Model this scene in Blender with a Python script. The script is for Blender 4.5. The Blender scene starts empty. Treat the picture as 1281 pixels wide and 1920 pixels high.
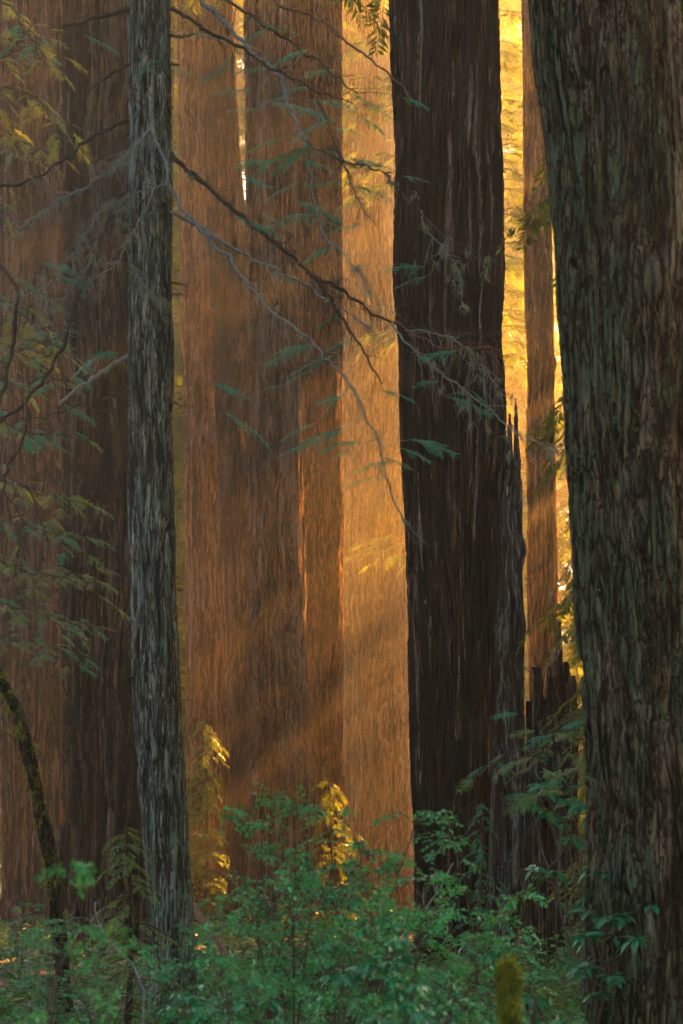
import bpy, math, random
import numpy as np
from mathutils import Vector, Matrix

scene = bpy.context.scene
COL = scene.collection
K = 0.6 / 1920.0            # metres per photo pixel at one metre distance
EYE = 1.6
HORIZON = 1650.0
SUN_AZ, SUN_EL = math.radians(26), math.radians(27)
SUN_DIR = np.array([math.sin(SUN_AZ) * math.cos(SUN_EL), math.cos(SUN_AZ) * math.cos(SUN_EL), math.sin(SUN_EL)])


def pt(px, py, d):
    return np.array([(px - 640.5) * K * d, d, EYE + (HORIZON - py) * K * d])


def px_x(px, d):
    return (px - 640.5) * K * d


# ------------------------------------------------------------------ mesh helpers
def mesh_from(name, verts, faces, smooth=True, attrs=None):
    """faces: (m,k) int array, or list of such arrays"""
    verts = np.asarray(verts, dtype=np.float32)
    fl = faces if isinstance(faces, list) else [faces]
    fl = [np.asarray(f, dtype=np.int32) for f in fl if len(f)]
    me = bpy.data.meshes.new(name)
    me.vertices.add(len(verts))
    me.vertices.foreach_set('co', verts.ravel())
    nl = sum(f.size for f in fl)
    npoly = sum(len(f) for f in fl)
    me.loops.add(nl)
    me.polygons.add(npoly)
    me.loops.foreach_set('vertex_index', np.concatenate([f.ravel() for f in fl]))
    tot = np.concatenate([np.full(len(f), f.shape[1], dtype=np.int32) for f in fl])
    start = np.concatenate([[0], np.cumsum(tot)[:-1]]).astype(np.int32)
    me.polygons.foreach_set('loop_start', start)
    me.polygons.foreach_set('loop_total', tot)
    me.polygons.foreach_set('use_smooth', np.full(npoly, smooth, dtype=bool))
    me.update(calc_edges=True)
    if attrs:
        for an, av in attrs.items():
            a = me.attributes.new(an, 'FLOAT', 'POINT')
            a.data.foreach_set('value', np.asarray(av, dtype=np.float32).ravel())
    me.validate()
    return me


def link(name, me, mat=None, parent=None, loc=(0, 0, 0)):
    o = bpy.data.objects.new(name, me)
    COL.objects.link(o)
    o.location = loc
    if mat is not None and me is not None and len(me.materials) == 0:
        me.materials.append(mat)
    if parent is not None:
        o.parent = parent
    return o


def thing(name, label, cat, loc, group=None):
    o = bpy.data.objects.new(name, None)
    COL.objects.link(o)
    o.location = [float(v) for v in loc]
    o.empty_display_size = 0.3
    o['label'] = label
    o['category'] = cat
    if group:
        o['group'] = group
    return o


def tag(o, label, cat, group=None):
    o['label'] = label
    o['category'] = cat
    if group:
        o['group'] = group
    return o


class Buf:
    """collects vertex / face blocks into one mesh"""
    def __init__(self):
        self.v, self.f, self.n = [], {}, 0

    def add(self, v, f):
        v = np.asarray(v, dtype=np.float64)
        f = np.asarray(f, dtype=np.int64)
        self.f.setdefault(f.shape[1], []).append(f + self.n)
        self.v.append(v)
        self.n += len(v)

    def mesh(self, name, smooth=True):
        return mesh_from(name, np.concatenate(self.v), [np.concatenate(x) for x in self.f.values()], smooth)

    def build(self, name, mat, parent=None, smooth=True, loc=(0, 0, 0)):
        return link(name, self.mesh(name, smooth), mat, parent, loc)


def norm(v):
    v = np.asarray(v, dtype=np.float64)
    return v / (np.linalg.norm(v) + 1e-12)


def smooth_path(pts, n):
    """Catmull-Rom resample"""
    p = np.asarray(pts, dtype=np.float64)
    if len(p) < 3:
        t = np.linspace(0, 1, n)[:, None]
        return p[0] * (1 - t) + p[-1] * t
    q = np.vstack([2 * p[0] - p[1], p, 2 * p[-1] - p[-2]])
    seg = np.linalg.norm(np.diff(p, axis=0), axis=1)
    cum = np.concatenate([[0], np.cumsum(seg)])
    s = np.linspace(0, cum[-1], n)
    i = np.clip(np.searchsorted(cum, s, side='right') - 1, 0, len(p) - 2)
    t = ((s - cum[i]) / np.maximum(seg[i], 1e-9))[:, None]
    a, b, c, d = q[i], q[i + 1], q[i + 2], q[i + 3]
    return 0.5 * ((2 * b) + (-a + c) * t + (2 * a - 5 * b + 4 * c - d) * t ** 2 + (-a + 3 * b - 3 * c + d) * t ** 3)


def tube(buf, path, radii, sides=6, rough=0.0, rng=None):
    path = np.asarray(path, dtype=np.float64)
    n = len(path)
    radii = np.broadcast_to(np.asarray(radii, dtype=np.float64), (n,)) if np.ndim(radii) else np.full(n, radii)
    tan = np.gradient(path, axis=0)
    tan /= np.linalg.norm(tan, axis=1, keepdims=True) + 1e-12
    ref = np.array([0.0, 1.0, 0.0])
    if abs(tan[:, 1]).mean() > 0.8:
        ref = np.array([0.0, 0, 1.0])
    u = np.cross(tan, ref)
    u /= np.linalg.norm(u, axis=1, keepdims=True) + 1e-12
    w = np.cross(u, tan)
    a = np.linspace(0, 2 * math.pi, sides, endpoint=False)
    rr = radii[:, None] * np.ones(sides)[None, :]
    if rough and rng is not None:
        rr = rr * (1 + rough * rng.uniform(-1, 1, rr.shape))
    v = path[:, None, :] + rr[:, :, None] * (np.cos(a)[None, :, None] * u[:, None, :] + np.sin(a)[None, :, None] * w[:, None, :])
    v = v.reshape(-1, 3)
    i = np.arange(n - 1)[:, None] * sides
    j = np.arange(sides)[None, :]
    f = np.stack([i + j, i + (j + 1) % sides, i + sides + (j + 1) % sides, i + sides + j], -1).reshape(-1, 4)
    tip = path[-1] + tan[-1] * radii[-1] * 0.6
    v = np.vstack([v, tip])
    k = (n - 1) * sides
    caps = np.stack([k + np.arange(sides), k + (np.arange(sides) + 1) % sides, np.full(sides, n * sides)], -1)
    base = buf.n
    buf.v.append(v)
    buf.n += len(v)
    buf.f.setdefault(4, []).append(f + base)
    buf.f.setdefault(3, []).append(caps + base)


def stamp(tv, tf, mats, locs):
    """copies of a template: mats (N,3,3), locs (N,3)"""
    mats = np.asarray(mats)
    locs = np.asarray(locs)
    v = np.einsum('nij,kj->nki', mats, tv) + locs[:, None, :]
    n, k = len(mats), len(tv)
    f = tf[None, :, :] + (np.arange(n) * k)[:, None, None]
    return v.reshape(-1, 3), f.reshape(-1, tf.shape[1])


def frame(xdir, up, roll=0.0):
    """columns = local x (along), y (side), z (normal)"""
    x = norm(xdir)
    y = np.cross(up, x)
    if np.linalg.norm(y) < 1e-4:
        y = np.cross([0, 1, 0.1], x)
    y = norm(y)
    z = np.cross(x, y)
    c, s = math.cos(roll), math.sin(roll)
    return np.stack([x, c * y + s * z, -s * y + c * z], -1)


# ------------------------------------------------------------------ noise
def vnoise(x, y, per, rng, ny=None):
    """value noise, periodic in x with period `per` lattice cells; -1..1"""
    y = y - y.min() + 1.0
    ny = int(y.max()) + 4
    tab = rng.uniform(-1, 1, (per, ny))
    xi = np.floor(x).astype(int)
    yi = np.floor(y).astype(int)
    fx, fy = x - xi, y - yi
    fx = fx * fx * fx * (fx * (fx * 6 - 15) + 10)
    fy = fy * fy * fy * (fy * (fy * 6 - 15) + 10)
    a = tab[xi % per, yi]
    b = tab[(xi + 1) % per, yi]
    c = tab[xi % per, yi + 1]
    d = tab[(xi + 1) % per, yi + 1]
    return (a * (1 - fx) + b * fx) * (1 - fy) + (c * (1 - fx) + d * fx) * fy


def sstep(e0, e1, x):
    t = np.clip((x - e0) / (e1 - e0), 0, 1)
    return t * t * (3 - 2 * t)


def bark_height(u, z, circ, kind, rng):
    """u 0..1 round the trunk, z metres; returns height about 0..1"""
    def N(fu, fz, uu=u, zz=z):
        per = max(3, int(round(circ * fu)))
        return vnoise(uu * per, zz * fz, per, rng)
    w = 0.20 * N(0.8, 0.20) + 0.07 * N(2.2, 0.5) + 0.03 * N(5, 1.1)
    uw = u + w / circ
    if kind == 'fibre':           # shaggy redwood bark: long interlaced ridges
        a = np.abs(N(3.9, 0.16, uw))
        b = np.abs(N(9, 0.45, uw + 0.012 * z / circ))
        c = np.abs(N(22, 1.5, uw))
        f = N(44, 6, uw)
        h = 0.55 * sstep(0.0, 0.20, a) + 0.34 * sstep(0.0, 0.24, b) + 0.16 * sstep(0, 0.3, c) + 0.06 * f
        h += 0.16 * N(9, 0.3, uw)
    elif kind == 'smooth':        # finely combed bark seen far off
        a = np.abs(N(3.6, 0.16, uw))
        b = np.abs(N(8, 0.32, uw))
        c = np.abs(N(18, 1.0, uw))
        f = N(36, 3.5, uw)
        h = 0.24 * sstep(0, 0.14, a) + 0.36 * sstep(0, 0.24, b) + 0.26 * sstep(0, 0.3, c) + 0.12 * f + 0.2 * N(10, 0.2, uw)
    elif kind == 'char':          # burnt: broad long plates with deep slots
        a = np.abs(N(3.2, 0.08, uw))
        b = np.abs(N(7.5, 0.22, uw))
        c = np.abs(N(17, 1.6, uw))
        f = N(34, 9, uw)
        h = 0.58 * sstep(0, 0.18, a) + 0.34 * sstep(0, 0.22, b) + 0.14 * sstep(0, 0.35, c) + 0.06 * f
        h += 0.22 * N(9, 0.14, uw)
    else:                         # plated: strips broken across, young conifer
        a = np.abs(N(8.5, 0.75, uw))
        b = np.abs(N(17, 1.9, uw))
        cr = np.abs(N(7, 3.0, uw, z + 0.05 * np.sin(u * 40)))
        f = N(60, 22, uw)
        h = 0.62 * sstep(0, 0.22, a) + 0.30 * sstep(0, 0.26, b) + 0.12 * sstep(0, 0.12, cr) + 0.07 * f + 0.16 * N(13, 1.0, uw)
    return h


def trunk_mesh(name, prof, d, kind, amp, seed, ztop, flute=0.05, nf=220, nb=26, step_px=5.0, flare=0.25, jag=None, lean_d=0.0,
               taper_top=0.6, bot=-0.3, extra=None, knots=6):
    """prof rows (py, left px, right px). Returns mesh (local to base) and base location."""
    rng = np.random.default_rng(seed)
    prof = sorted(prof, key=lambda r: -r[0])
    zs = np.array([EYE + (HORIZON - r[0]) * K * d for r in prof])
    cx = np.array([px_x((r[1] + r[2]) / 2, d) for r in prof])
    rad = np.array([(r[2] - r[1]) / 2 * K * d for r in prof])
    z_vis = zs[-1]
    if ztop > z_vis + 0.5:
        sl = (cx[-1] - cx[-2]) / (zs[-1] - zs[-2])
        zs = np.append(zs, ztop)
        cx = np.append(cx, cx[-1] + sl * (ztop - z_vis) * 0.7)
        rad = np.append(rad, rad[-1] * taper_top)
    if zs[0] > bot:
        zs = np.insert(zs, 0, bot)
        cx = np.insert(cx, 0, cx[0])
        rad = np.insert(rad, 0, rad[0] * (1 + flare))
    dz = step_px * K * d
    z = np.arange(bot, min(z_vis, ztop) + 1.0, dz)
    if ztop > z[-1]:
        z = np.concatenate([z, np.arange(z[-1] + dz * 6, ztop + dz * 6, dz * 6)])
    R = np.interp(z, zs, rad)
    X = np.interp(z, zs, cx)
    k = max(3, int(0.8 / dz))
    ker = np.hanning(2 * k + 1)
    ker /= ker.sum()
    R = np.convolve(np.pad(R, k, mode='edge'), ker, 'valid')
    X = np.convolve(np.pad(X, k, mode='edge'), ker, 'valid')
    R = R * (1 + flare * np.exp(-(z - bot) / 0.9) * 0.5)
    wob = np.convolve(rng.normal(0, 1, len(z) + 80), np.hanning(81) / 6.3, 'valid')
    X = X + wob[:len(z)] * 0.013 * np.median(R)
    wob = np.convolve(rng.normal(0, 1, len(z) + 50), np.hanning(51) / 5.0, 'valid')
    R = R * (1 + 0.018 * wob[:len(z)])
    th = np.concatenate([np.linspace(-1.85, 1.85, nf), np.linspace(1.85, 2 * math.pi - 1.85, nb + 2)[1:-1]])
    m = len(th)
    U = np.broadcast_to((th / (2 * math.pi))[None, :] % 1.0, (len(z), m))
    Z = np.broadcast_to(z[:, None], (len(z), m))
    circ = 2 * math.pi * float(np.median(R))
    h = bark_height(U, Z, circ, kind, rng)
    per = max(4, int(round(circ * 0.8)))
    fl = vnoise((U + 0.02 * vnoise(U * 5, Z * 0.1, 5, rng)) * per, Z * 0.05, per, rng) + 0.5 * vnoise(U * per * 2, Z * 0.1, per * 2, rng)
    ends = np.exp(-np.clip(Z - bot, 0, None) / 1.6)
    rr = R[:, None] * (1 + flute * fl * (1 + 1.2 * ends)) + amp * (h - h.mean() - 0.08)
    if knots:
        for _k in range(knots):
            tk, zk, rk = rng.uniform(-1.2, 1.2), rng.uniform(2, z_vis), rng.uniform(0.08, 0.2)
            dt = (th[None, :] - tk + math.pi) % (2 * math.pi) - math.pi
            rr = rr + rk * 0.7 * np.exp(-(dt * R[:, None] / rk) ** 2 - ((Z - zk) / (rk * 1.7)) ** 2)
    if extra is not None:
        rr = rr + extra(th[None, :], Z, R[:, None])
    ztopv = Z.copy()
    if jag is not None:           # broken top: the crest height varies round the trunk
        lim = jag(th)[None, :] + 0.12 * vnoise(U * 60, Z * 0 + 1.0, 60, rng)
        over = np.clip(Z - lim, 0, None)
        ztopv = np.minimum(Z, lim)
        rr = np.where(over > 0, rr * np.clip(1 - over * 0.9, 0.55, 1), rr)
    V = np.stack([X[:, None] + rr * np.sin(th)[None, :], d + lean_d * Z - rr * np.cos(th)[None, :], ztopv], -1)
    base = np.array([X[0], d, 0.0])
    V = V.reshape(-1, 3) - base
    i = np.arange(len(z) - 1)[:, None] * m
    j = np.arange(m)[None, :]
    F = np.stack([i + j, i + (j + 1) % m, i + m + (j + 1) % m, i + m + j], -1).reshape(-1, 4)
    if jag is None:
        V = np.vstack([V, [X[-1] - base[0], 0, z[-1]]])
        kk = (len(z) - 1) * m
        cap = np.stack([kk + np.arange(m), kk + (np.arange(m) + 1) % m, np.full(m, len(V) - 1)], -1)
        me = mesh_from(name, V, [F, cap], True, {'ridge': np.append(h.ravel(), 0.5)})
    else:
        me = mesh_from(name, V, F, True, {'ridge': h.ravel()})
    return me, base


# ------------------------------------------------------------------ materials
def new_mat(name):
    m = bpy.data.materials.new(name)
    m.use_nodes = True
    nt = m.node_tree
    nt.nodes.clear()
    out = nt.nodes.new('ShaderNodeOutputMaterial')
    return m, nt, out


def ramp(nt, stops, inp):
    r = nt.nodes.new('ShaderNodeValToRGB')
    e = r.color_ramp.elements
    while len(e) < len(stops):
        e.new(0.5)
    for k, (p, c) in enumerate(stops):
        e[k].position = p
        e[k].color = (*c, 1) if len(c) == 3 else c
    nt.links.new(inp, r.inputs[0])
    return r.outputs[0]


def mixc(nt, fac, a, b, mode='MIX'):
    n = nt.nodes.new('ShaderNodeMix')
    n.data_type = 'RGBA'
    n.blend_type = mode
    n.clamp_factor = True
    for s, val in ((n.inputs[0], fac), (n.inputs[6], a), (n.inputs[7], b)):
        if isinstance(val, (int, float)):
            s.default_value = val
        elif isinstance(val, tuple):
            s.default_value = (*val, 1) if len(val) == 3 else val
        else:
            nt.links.new(val, s)
    return n.outputs[2]


def math_n(nt, op, a, b=None, clamp=False):
    n = nt.nodes.new('ShaderNodeMath')
    n.operation = op
    n.use_clamp = clamp
    for s, val in ((n.inputs[0], a), (n.inputs[1], b)):
        if val is None:
            continue
        if isinstance(val, (int, float)):
            s.default_value = val
        else:
            nt.links.new(val, s)
    return n.outputs[0]


def noise(nt, vec, scale, detail=5, rough=0.6, dist=0.0):
    n = nt.nodes.new('ShaderNodeTexNoise')
    n.inputs['Scale'].default_value = scale
    n.inputs['Detail'].default_value = detail
    n.inputs['Roughness'].default_value = rough
    n.inputs['Distortion'].default_value = dist
    nt.links.new(vec, n.inputs['Vector'])
    return n.outputs['Fac']


def stretch(nt, co, sc):
    n = nt.nodes.new('ShaderNodeMapping')
    n.inputs['Scale'].default_value = sc
    nt.links.new(co, n.inputs['Vector'])
    return n.outputs[0]


def bark(name, cols, patch=None, lichen=None, spots=None, char=None, bump=0.6, scale=9.0, zs=0.06, side=None, fine=0.52, cracks=0.95, cs=1.7, cz=0.030, chs=3.2, fs=13, fz=0.07, spec=0.12, warp=0.7):
    """cols: 3-4 streak colours dark to light.
    patch=(colour, amount); lichen=(colour, amount); spots=(colour); char=(amount): burnt black stain; side=(colour,x0,x1): growth on one side"""
    m, nt, out = new_mat(name)
    tc = nt.nodes.new('ShaderNodeTexCoord')
    co0 = tc.outputs['Object']
    wn_ = nt.nodes.new('ShaderNodeTexNoise')
    wn_.inputs['Scale'].default_value = 0.9
    wn_.inputs['Detail'].default_value = 3
    nt.links.new(stretch(nt, co0, (1, 1, 0.45)), wn_.inputs['Vector'])
    vm = nt.nodes.new('ShaderNodeVectorMath')
    vm.operation = 'MULTIPLY_ADD'
    nt.links.new(wn_.outputs['Color'], vm.inputs[0])
    vm.inputs[1].default_value = (warp, warp, 0)
    nt.links.new(co0, vm.inputs[2])
    co = vm.outputs[0]
    s1 = stretch(nt, co, (1, 1, zs))
    at = nt.nodes.new('ShaderNodeAttribute')
    at.attribute_name = 'ridge'
    ridge = at.outputs['Fac']
    A = noise(nt, s1, scale, 7, 0.68, 0.3)
    k = len(cols)
    pos = np.linspace(0.40, 0.60, k)
    c = ramp(nt, [(float(p), q) for p, q in zip(pos, cols)], A)
    s2 = stretch(nt, co, (1, 1, 0.22))
    Fn = noise(nt, stretch(nt, co, (1, 1, fz)), fs, 6, 0.7)
    fcol = ramp(nt, [(0.34, (1 - fine * 1.3,) * 3), (0.50, (0.95,) * 3), (0.66, (1 + fine * 1.1,) * 3)], Fn)
    c = mixc(nt, 1.0, c, fcol, 'MULTIPLY')
    seam = tuple(v * 0.28 for v in cols[0])
    cr = None
    for q, (sc_, wd, amt) in enumerate(((cs, 0.042, 1.0), (cs * 2.6, 0.050, 0.9))):
        n1 = noise(nt, stretch(nt, co, (1, 1, cz * (0.8 + 0.5 * q))), sc_, 4, 0.55, 0.4)
        dist = math_n(nt, 'ABSOLUTE', math_n(nt, 'SUBTRACT', n1, 0.5))
        f = ramp(nt, [(wd * 0.35, (amt,) * 3), (wd, (0, 0, 0))], dist)
        cr = f if cr is None else math_n(nt, 'MAXIMUM', cr, f)
    crack = math_n(nt, 'MULTIPLY', cr, cracks)
    if patch:
        B = noise(nt, s2, 0.9, 5, 0.6, 0.4)
        f = ramp(nt, [(0.5 - 0.25 * patch[1], (0, 0, 0)), (0.66 - 0.2 * patch[1], (1, 1, 1))], B)
        c = mixc(nt, math_n(nt, 'MULTIPLY', f, 0.85), c, mixc(nt, 1.0, patch[0], fcol, 'MULTIPLY'))
    if spots:
        v = nt.nodes.new('ShaderNodeTexNoise')
        v.inputs['Scale'].default_value = 16
        v.inputs['Detail'].default_value = 6
        v.inputs['Roughness'].default_value = 0.75
        nt.links.new(stretch(nt, co, (1, 1, 0.8)), v.inputs['Vector'])
        f = ramp(nt, [(0.60, (0, 0, 0)), (0.66, (1, 1, 1))], v.outputs['Fac'])
        big = ramp(nt, [(0.42, (0, 0, 0)), (0.6, (1, 1, 1))], noise(nt, s2, 1.6, 4))
        c = mixc(nt, math_n(nt, 'MULTIPLY', f, math_n(nt, 'ADD', math_n(nt, 'MULTIPLY', big, 0.6), 0.25)), c, spots)
    if char:
        B = noise(nt, stretch(nt, co, (1, 1, 0.045)), chs, 7, 0.66, 0.5)
        f = ramp(nt, [(0.64 - 0.3 * char, (0, 0, 0)), (0.68 - 0.3 * char, (1, 1, 1))], B)
        c = mixc(nt, f, c, mixc(nt, 1.0, (0.011, 0.010, 0.011), fcol, 'MULTIPLY'))
    if lichen:
        L = noise(nt, stretch(nt, co, (1, 1, 0.35)), 4.5, 7, 0.7)
        L2 = math_n(nt, 'ADD', L, math_n(nt, 'MULTIPLY', math_n(nt, 'SUBTRACT', ridge, 0.6), 0.22))
        if side:
            sp = nt.nodes.new('ShaderNodeSeparateXYZ')
            nt.links.new(co, sp.inputs[0])
            mr = nt.nodes.new('ShaderNodeMapRange')
            mr.inputs[1].default_value, mr.inputs[2].default_value = side
            mr.inputs[3].default_value, mr.inputs[4].default_value = -0.10, 0.12
            nt.links.new(sp.outputs[0], mr.inputs[0])
            L2 = math_n(nt, 'ADD', L2, mr.outputs[0])
        f = ramp(nt, [(0.60 - 0.22 * lichen[1], (0, 0, 0)), (0.76 - 0.22 * lichen[1], (1, 1, 1))], L2)
        c = mixc(nt, math_n(nt, 'MULTIPLY', f, 0.8), c, mixc(nt, 1.0, lichen[0], fcol, 'MULTIPLY'))
    c = mixc(nt, crack, c, seam)
    p = nt.nodes.new('ShaderNodeBsdfPrincipled')
    nt.links.new(c, p.inputs['Base Color'])
    p.inputs['Roughness'].default_value = 0.9
    p.inputs['Specular IOR Level'].default_value = spec
    if bump:
        bn = nt.nodes.new('ShaderNodeBump')
        bn.inputs['Strength'].default_value = bump
        bn.inputs['Distance'].default_value = 0.09
        hh = math_n(nt, 'SUBTRACT', math_n(nt, 'ADD', math_n(nt, 'MULTIPLY', A, 0.7), math_n(nt, 'MULTIPLY', Fn, 0.5)), math_n(nt, 'MULTIPLY', crack, 0.5))
        nt.links.new(hh, bn.inputs['Height'])
        nt.links.new(bn.outputs[0], p.inputs['Normal'])
    nt.links.new(p.outputs[0], out.inputs[0])
    return m


def leaf_mat(name, dark, light, trans, tw=0.5, gloss=0.08, rough=0.4):
    m, nt, out = new_mat(name)
    g = nt.nodes.new('ShaderNodeNewGeometry')
    oi = nt.nodes.new('ShaderNodeObjectInfo')
    r = math_n(nt, 'FRACT', math_n(nt, 'ADD', g.outputs['Random Per Island'], math_n(nt, 'MULTIPLY', oi.outputs['Random'], 0.37)))
    col = ramp(nt, [(0.0, dark), (1.0, light)], r)
    tr = mixc(nt, r, tuple(x * 0.75 for x in trans), trans)
    d = nt.nodes.new('ShaderNodeBsdfPrincipled')
    d.inputs['Roughness'].default_value = rough
    d.inputs['Specular IOR Level'].default_value = gloss * 5
    t = nt.nodes.new('ShaderNodeBsdfTranslucent')
    nt.links.new(col, d.inputs[0])
    nt.links.new(tr, t.inputs[0])
    mx2 = nt.nodes.new('ShaderNodeMixShader')
    mx2.inputs[0].default_value = tw
    nt.links.new(d.outputs[0], mx2.inputs[1])
    nt.links.new(t.outputs[0], mx2.inputs[2])
    nt.links.new(mx2.outputs[0], out.inputs[0])
    return m


def plain_noise(name, a, b, scale=6, rough=0.9, bump=0.4, zs=1.0):
    m, nt, out = new_mat(name)
    tc = nt.nodes.new('ShaderNodeTexCoord')
    co = stretch(nt, tc.outputs['Object'], (1, 1, zs))
    A = noise(nt, co, scale, 6, 0.65)
    c = ramp(nt, [(0.32, a), (0.68, b)], A)
    p = nt.nodes.new('ShaderNodeBsdfPrincipled')
    nt.links.new(c, p.inputs['Base Color'])
    p.inputs['Roughness'].default_value = rough
    p.inputs['Specular IOR Level'].default_value = 0.2
    bn = nt.nodes.new('ShaderNodeBump')
    bn.inputs['Strength'].default_value = bump
    bn.inputs['Distance'].default_value = 0.02
    nt.links.new(A, bn.inputs['Height'])
    nt.links.new(bn.outputs[0], p.inputs['Normal'])
    nt.links.new(p.outputs[0], out.inputs[0])
    return m


M = {}
M['red_dark'] = bark('red brown bark', [(0.040, 0.014, 0.009), (0.14, 0.048, 0.027), (0.22, 0.088, 0.050), (0.29, 0.15, 0.10)], patch=((0.15, 0.105, 0.085), 0.3), scale=5.5, zs=0.045)
M['red_furrow'] = bark('furrowed brown bark', [(0.030, 0.015, 0.011), (0.102, 0.051, 0.032), (0.162, 0.089, 0.058), (0.221, 0.140, 0.098)], patch=((0.13, 0.105, 0.075), 0.45), char=0.42, scale=5.5, zs=0.045)
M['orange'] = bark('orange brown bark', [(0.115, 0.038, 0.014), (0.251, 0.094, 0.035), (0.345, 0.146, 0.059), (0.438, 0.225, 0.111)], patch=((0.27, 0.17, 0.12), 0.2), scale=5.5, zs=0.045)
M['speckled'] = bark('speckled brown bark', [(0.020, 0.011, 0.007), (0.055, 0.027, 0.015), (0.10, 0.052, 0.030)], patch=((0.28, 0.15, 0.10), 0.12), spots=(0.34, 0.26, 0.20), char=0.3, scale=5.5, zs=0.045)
M['redgrey'] = bark('red and grey bark', [(0.040, 0.018, 0.012), (0.136, 0.058, 0.034), (0.200, 0.100, 0.062), (0.240, 0.152, 0.112)], patch=((0.17, 0.135, 0.11), 0.4), scale=5.5, zs=0.045, char=0.30)
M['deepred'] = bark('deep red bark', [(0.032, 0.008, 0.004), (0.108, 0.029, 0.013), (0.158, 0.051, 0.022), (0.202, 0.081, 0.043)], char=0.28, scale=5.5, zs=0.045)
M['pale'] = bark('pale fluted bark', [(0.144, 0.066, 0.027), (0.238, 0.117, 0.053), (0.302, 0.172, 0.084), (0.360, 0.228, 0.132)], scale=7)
M['char'] = bark('charred bark', [(0.03, 0.016, 0.011), (0.085, 0.042, 0.028), (0.16, 0.10, 0.075), (0.25, 0.20, 0.17)], char=0.70, scale=6, zs=0.035, bump=0.8, chs=6.5, spec=0.03, fs=18, fz=0.06, warp=0.28)
M['snag'] = bark('weathered burnt wood', [(0.02, 0.02, 0.021), (0.075, 0.07, 0.066), (0.15, 0.145, 0.135), (0.22, 0.215, 0.20)], char=0.26, lichen=((0.16, 0.19, 0.12), 0.1), scale=11, zs=0.05, bump=0.9, cs=5, cz=0.05, fs=24)
M['stump'] = bark('burnt stump wood', [(0.010, 0.010, 0.010), (0.04, 0.036, 0.032), (0.12, 0.11, 0.098), (0.19, 0.18, 0.165)], char=0.36, lichen=((0.13, 0.16, 0.10), 0.1), scale=10, zs=0.06, bump=0.9, spec=0.04, fs=22)
M['slim'] = bark('grey lichen bark', [(0.062, 0.060, 0.048), (0.186, 0.190, 0.149), (0.301, 0.321, 0.252), (0.425, 0.466, 0.375)], lichen=((0.13, 0.225, 0.165), 0.46), scale=14, zs=0.09, side=(-0.3, 0.3), cs=8, cz=0.08, fs=34, fz=0.12, warp=0.15)
M['near'] = bark('dark mossy bark', [(0.034, 0.025, 0.016), (0.106, 0.081, 0.051), (0.167, 0.129, 0.086), (0.230, 0.184, 0.132)], lichen=((0.072, 0.128, 0.072), 0.38), scale=11, zs=0.14, cs=8, cz=0.13, side=(0.4, -0.6), fs=34, fz=0.12, warp=0.15)
M['fib_red'] = leaf_mat('loose red bark', (0.045, 0.020, 0.012), (0.13, 0.062, 0.036), (0.50, 0.24, 0.09), 0.4, 0.0)
M['fib_pale'] = leaf_mat('loose pale bark', (0.08, 0.04, 0.02), (0.20, 0.105, 0.055), (0.55, 0.28, 0.10), 0.4, 0.0)
M['hembark'] = bark('hemlock bark', [(0.06, 0.04, 0.03), (0.12, 0.085, 0.06), (0.19, 0.14, 0.11)], scale=14, zs=0.2, bump=0.5, fs=34, fz=0.2, cs=8, cz=0.1, warp=0.15)
M['twig_dark'] = plain_noise('dark twig bark', (0.030, 0.022, 0.016), (0.085, 0.066, 0.048), 30)
M['twig_pale'] = plain_noise('pale lichened twig bark', (0.15, 0.145, 0.135), (0.33, 0.36, 0.32), 22)
M['twig_red'] = plain_noise('reddish twig bark', (0.12, 0.055, 0.035), (0.24, 0.12, 0.085), 22)
M['stem'] = plain_noise('shrub stem', (0.05, 0.033, 0.024), (0.13, 0.10, 0.075), 30)
M['moss'] = plain_noise('moss', (0.08, 0.10, 0.010), (0.30, 0.33, 0.025), 14, bump=1.0)
M['mossbark'] = bark('mossy sapling bark', [(0.018, 0.016, 0.010), (0.05, 0.045, 0.026), (0.08, 0.075, 0.04)], lichen=((0.105, 0.135, 0.020), 0.55), scale=16, zs=0.4, fs=40, fz=0.4, cs=12, cz=0.2, warp=0.15)
M['lichen'] = leaf_mat('hanging lichen', (0.22, 0.28, 0.19), (0.34, 0.40, 0.28), (0.2, 0.25, 0.14), 0.3, 0.0)
M['gold'] = leaf_mat('backlit hemlock needles', (0.035, 0.07, 0.014), (0.075, 0.13, 0.024), (0.17, 0.20, 0.010), 0.55, 0.02)
M['teal'] = leaf_mat('blue green needles', (0.010, 0.18, 0.10), (0.028, 0.34, 0.19), (0.04, 0.40, 0.16), 0.35, 0.03)
M['yellow'] = leaf_mat('hemlock needles painted sunlit yellow', (0.18, 0.18, 0.025), (0.36, 0.32, 0.045), (0.45, 0.50, 0.04), 0.45, 0.04)  # sunlight on sprays that stand in shade, put into the leaf colour
M['olive'] = leaf_mat('olive hemlock needles', (0.05, 0.14, 0.055), (0.13, 0.29, 0.11), (0.36, 0.40, 0.05), 0.4, 0.05)
M['huckle'] = leaf_mat('huckleberry leaf', (0.008, 0.19, 0.072), (0.036, 0.44, 0.19), (0.12, 0.48, 0.06), 0.30, 0.06, 0.32)
M['rhodo'] = leaf_mat('rhododendron leaf', (0.008, 0.17, 0.08), (0.022, 0.30, 0.14), (0.06, 0.34, 0.07), 0.25, 0.08, 0.3)
M['cover'] = leaf_mat('ground cover leaf', (0.014, 0.085, 0.030), (0.045, 0.18, 0.055), (0.14, 0.26, 0.04), 0.35, 0.04)
M['far'] = leaf_mat('far forest needles', (0.03, 0.06, 0.018), (0.07, 0.12, 0.03), (0.13, 0.155, 0.010), 0.5, 0.02)
M['duff'] = plain_noise('forest duff', (0.020, 0.013, 0.008), (0.075, 0.048, 0.028), 1.5)

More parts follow.
